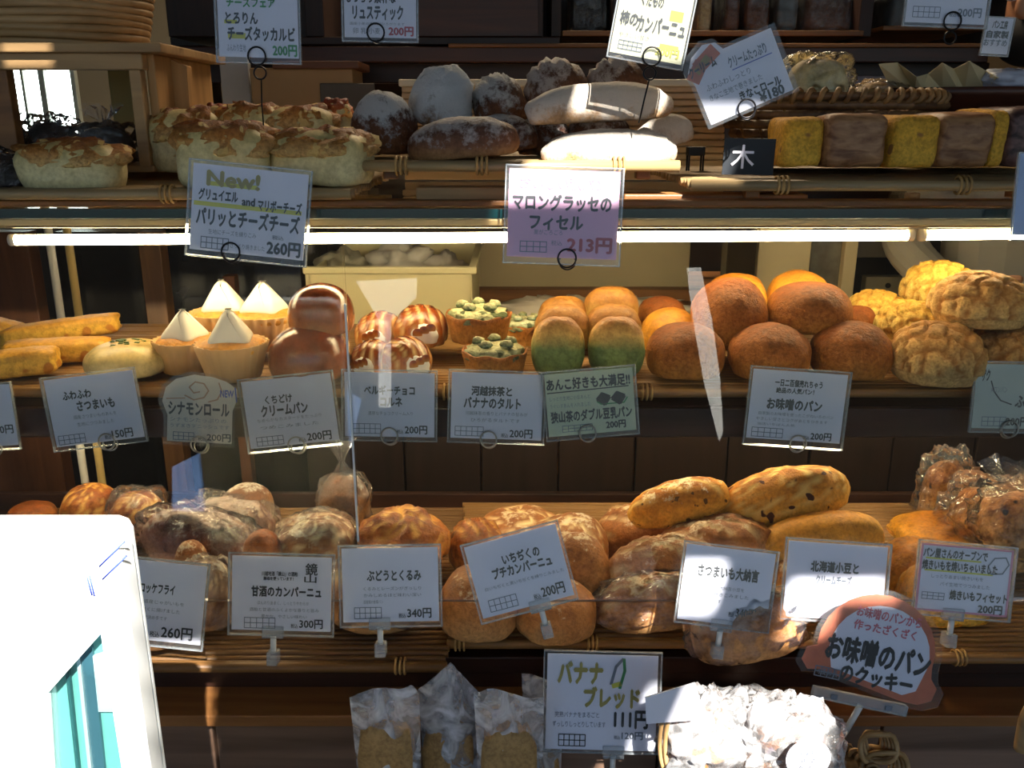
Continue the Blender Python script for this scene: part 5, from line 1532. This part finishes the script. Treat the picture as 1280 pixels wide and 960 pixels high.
# wicker basket with sunlit bags at bottom right
Pk = at(975, 985, .93)
Pk.z = .5005
bk = woven('wicker_basket', 'light wicker basket full of wrapped cookies at the bottom right', (at(965, 960, .93).x, .915, .5005), .128, .09, at(965, 962, .93).z - .5005 , .006, WICK2, CANE, rows=6)
bx0 = at(965, 960, .93).x
for i, (q_, Y, mt, lb) in enumerate((((832, 862, 935, 985), .92, COOK, 'sunlit bag of cookies with white flap at the left in the basket'), ((920, 872, 1050, 990), .91, COOK, 'sunlit bag of cookies with round label in the basket'),
                                     ((870, 858, 990, 930), .965, COOK, 'bag of cookies at the back of the basket'))):
    e = bagged('cookie_bag', lb, q_, Y, mt, cat='bag', dr=.7, bagm=clear('cookie_bag_film%d' % i, (.97, .97, .97, 1), .10, .15, .30, (.8, .8, .82, 1), crinkle=1.0, cscale=40), amp=.05, amp2=.04)
fl_ = prism_bm([(at(x_, 0, .88).x, at(900, y_, .88).z) for x_, y_ in ((851, 872), (928, 854), (940, 880), (936, 900), (855, 905))], .88, .882)
tag(bmo('paper_flap', fl_, PAPER), 'white paper flap on the sunlit cookie bag', 'label')
lbm = tube_bm([(0, 0, 0), (0, -.0015, 0)], .026, 32)
lo_ = bmo('round_label', lbm, PAPER, None, at(1010, 948, .855))
tag(lo_, 'round white printed sticker on the cookie bag', 'sticker')
print_mesh('lettering', .052, .052, [T('お味噌の', .3, .25, .7, .4, INKG, .01), T('パンの', .34, .45, .66, .6, INKG, .01), T('クッキー', .3, .65, .7, .8, INKG, .01)], lo_, y=-.002).location = (0, 0, -.026)
# twisted wicker handle coils at right of the basket
for k, (cx_, cy_, r_, lb) in enumerate(((1092, 925, .022, 'knotted wicker loop to the right of the cookie basket'), (1100, 952, .028, 'lower knotted wicker loop right of the cookie basket'))):
    e = empty('wicker_loop', at(cx_, cy_, .95), lb, 'wicker loop')
    for j in range(5):
        tubeo('wicker_strand', [Vector((math.cos(t_) * r_ * (.5 + .14 * j), -.004 * j + .004 * math.sin(3 * t_), math.sin(t_) * r_ * (.6 + .12 * j))) for t_ in [2 * math.pi * i / 26 for i in range(26)]], .0034, WICK2 if j % 2 else CANE, e, 6, True)
e = empty('wicker_loop', at(848, 925, .90), 'thin wicker handle at the left rim of the cookie basket', 'wicker loop')
for j in range(2):
    tubeo('wicker_strand', [Vector((math.cos(t_) * .016 - .006 * j, .003 * j, math.sin(t_) * .055)) for t_ in [math.pi * (.4 + 1.2 * i / 20) for i in range(21)]], .003, CANE, e, 6)
# wooden tongs handle tip at the right frame edge
tag(link('wooden_tongs', loaf_mesh((.05, .02, .09), p=2.4, amp=.02), LW, None, at(1290, 940, .95)), 'pale wooden handle tip at the bottom right frame edge', 'handle')

# ---------------------------------------------------------------- white machine at the lower left
MW_ = flat('machine_white', 'eceeee', .35, noise_amt=.01)
Ym = .60
mach = empty('white_machine', (at(60, 800, Ym).x, Ym, 0), 'white upright machine with a slanted greenish window at the lower left', 'machine')
xl_, xr_ = at(-260, 800, Ym).x, at(178, 690, Ym + .035).x
zt_m = at(80, 641, Ym + .03).z
def mp(o): return pr(o, mach)
win = [(at(x_, y_, Ym).x, at(x_, y_, Ym).z) for x_, y_ in ((60, 866), (126, 792), (156, 985), (160, 1060), (72, 1060))]
# front panel with the opening: strips around the window
body_back = mp(boxo('body', (xl_ + .001, xr_ - .001, Ym + .018, Ym + .035, 0, zt_m - .001), MW_, bev=.01))
fb = bmesh.new()
O_ = [(xl_, zt_m - .0), (xr_ - .02, zt_m), (xr_ - .006, zt_m - .006), (xr_, zt_m - .02), (xr_, .0), (xl_, .0)]
def quad(pp, y0=Ym, y1=Ym + .02):
    prism_bm(pp, y0, y1, bm=fb)
w0, w1, w2, w3, w4 = win
quad([(xl_, zt_m), (xr_ - .02, zt_m), (xr_ - .006, zt_m - .006), (xr_, zt_m - .02), (xr_, w1[1]), w1, w0, (xl_, w0[1])])
quad([w1, (xr_, w1[1]), (xr_, w2[1]), w2])
quad([w2, (xr_, w2[1]), (xr_, w3[1]), w3])
quad([(xl_, w0[1]), w0, w4, (xl_, w4[1])])
quad([(xl_, w4[1]), (w4[0], w4[1]), (w3[0], w3[1]), (xr_, w3[1]), (xr_, 0), (xl_, 0)])
mp(bmo('front_panel', fb, MW_))
TEAL = flat('teal_inside', '8fc4c0', .5, noise_amt=.08)
mp(bmo('window_back', prism_bm([w0, w1, w2, w3, w4], Ym + .014, Ym + .017), TEAL))
for (xa, xb, ya, yb, mt) in ((74, 78, 850, 1060, flat('strip_dark', '2d5a60', .4)), (88, 92, 835, 1060, PAPER), (93, 107, 822, 1060, flat('strip_grey', '4d6a7c', .4)), (108, 128, 830, 900, PAPER)):
    p = [(at(xa, ya, Ym).x, at(xa, ya, Ym).z), (at(xb, ya - 6, Ym).x, at(xb, ya - 6, Ym).z), (at(xb + (yb - ya) * .11, yb, Ym).x, at(xb, yb, Ym).z), (at(xa + (yb - ya) * .11, yb, Ym).x, at(xa, yb, Ym).z)]
    mp(bmo('window_strip', prism_bm(p, Ym + .010, Ym + .013), mt))
mp(bmo('window_glass', prism_bm([w0, w1, w2, w3, w4], Ym + .004, Ym + .006), clear('machine_glass', (.85, .97, .96, 1), .03, .02)))
for (a_, b_) in (((124, 708), (156, 677)), ((128, 724), (158, 695)), ((112, 720), (118, 745)), ((109, 722), (115, 744))):
    P1, P2 = at(*a_, Ym - .0004), at(*b_, Ym - .0004)
    mp(tubeo('printed_line', [P1, P2], .0007, INKB, None, 6))

# ---------------------------------------------------------------- shop assistant behind the counter (right, mostly out of frame)
SKIN = flat('skin', 'b98464', .5, noise_amt=.04)
HAIR = flat('black_hair', '15110f', .5)
UNI = flat('white_uniform', 'c9c1b2', .8, noise_amt=.03)
MASK = flat('black_mask', '0e0e10', .8)
px_ = at(1300, 200, 1.84).x
def skin_mesh(name, pts, edges, radii, mat, parent, sub=2):
    me = bpy.data.meshes.new(name); me.from_pydata(pts, edges, [])
    o = link(name, me, mat, parent)
    o.modifiers.new('skin', 'SKIN')
    for i, v in enumerate(me.skin_vertices[0].data):
        v.radius = radii[i] if isinstance(radii[i], tuple) else (radii[i], radii[i]); v.use_root = (i == 0)
    s_ = o.modifiers.new('sub', 'SUBSURF'); s_.levels = sub; s_.render_levels = sub
    return o
per = empty('person', (px_, 1.90, 0), 'person in a white uniform and black face mask behind the counter at the right', 'person')
body_pts = [(0, 0, .98), (0, 0, 1.15), (0, -.005, 1.30), (0, 0, 1.44), (0, 0, 1.53), (0, -.01, 1.60),
            (-.12, 0, 1.45), (-.20, .0, 1.42), (-.25, -.02, 1.25), (-.20, -.17, 1.17), (-.13, -.20, 1.17),
            (.12, 0, 1.45), (.20, 0, 1.42), (.25, -.02, 1.16), (.17, -.16, 1.08), (.09, -.20, 1.08),
            (-.09, 0, .90), (-.10, -.01, .48), (-.10, .02, .08), (-.10, -.10, .04), (.09, 0, .90), (.10, -.01, .48), (.10, .02, .08), (.10, -.10, .04)]
body_e = [(0, 1), (1, 2), (2, 3), (3, 4), (4, 5), (3, 6), (6, 7), (7, 8), (8, 9), (9, 10), (3, 11), (11, 12), (12, 13), (13, 14), (14, 15),
          (0, 16), (16, 17), (17, 18), (18, 19), (0, 20), (20, 21), (21, 22), (22, 23)]
body_r = [(.16, .11), (.14, .10), (.16, .11), (.12, .09), .052, .05, .07, .06, .05, .04, .028, .07, .06, .05, .04, .028, .09, .062, .045, .035, .09, .062, .045, .035]
skin_mesh('body', body_pts, body_e, body_r, UNI, per)
# hands: palm and five fingers each
for s_, (hx, hy, hz) in ((-1, (-.13, -.20, 1.17)), (1, (.09, -.20, 1.08))):
    P = [Vector((hx, hy, hz)), Vector((hx - s_ * .045, hy - .025, hz - .01))]
    pts = [tuple(P[0]), tuple(P[1])]; ed = [(0, 1)]; rd = [(.026, .018), (.032, .014)]
    for f_ in range(4):
        L0 = [.062, .072, .068, .052][f_]
        off = Vector((0, .018 - .006 * f_, .024 - .016 * f_))
        d1 = Vector((-s_ * .5, -.8, -.15)).normalized()
        a_ = P[1] + off
        i0 = len(pts)
        pts += [tuple(a_ + d1 * L0 * .2), tuple(a_ + d1 * L0 * .6 + Vector((0, 0, -.008))), tuple(a_ + d1 * L0 + Vector((0, .008, -.02)))]
        ed += [(1, i0), (i0, i0 + 1), (i0 + 1, i0 + 2)]; rd += [.0095, .0085, .007]
    i0 = len(pts)
    b_ = P[0] + Vector((0, -.01, .024))
    pts += [tuple(b_ + Vector((-s_ * .012, -.012, .012))), tuple(b_ + Vector((-s_ * .03, -.035, .016)))]
    ed += [(0, i0), (i0, i0 + 1)]; rd += [.011, .009]
    skin_mesh('hand', pts, ed, rd, SKIN, per, 1)
hd = link('head', None, None, per, (0, -.02, 1.60))
hd.rotation_euler = (0, 0, math.radians(-58))
def hpart(nm, size, mt, loc, **k):
    return link(nm, loaf_mesh(size, amp=k.get('amp', .01), amp2=0, seed=2, flatb=1.0, p=k.get('p', 2.1)), mt, hd, loc)
hpart('face', (.155, .19, .235), SKIN, (0, 0, 0))
hpart('nose', (.026, .04, .05), SKIN, (0, -.105, .085))
for sx_ in (-1, 1):
    hpart('ear', (.02, .04, .06), SKIN, (sx_ * .078, .0, .085))
    hpart('eye', (.030, .015, .014), PAPER, (sx_ * .032, -.090, .122))
    hpart('pupil', (.012, .012, .012), HAIR, (sx_ * .032, -.093, .123))
    hpart('eyebrow', (.040, .012, .008), HAIR, (sx_ * .032, -.092, .145))
hpart('face_mask', (.140, .12, .105), MASK, (0, -.052, .0))
hpart('hair', (.172, .19, .15), HAIR, (0, .022, .115))
hpart('hair_side', (.03, .09, .12), HAIR, (-.078, .02, .07))
hpart('mouth', (.045, .01, .012), flat('lips', '8a4a40', .5), (0, -.088, .045))
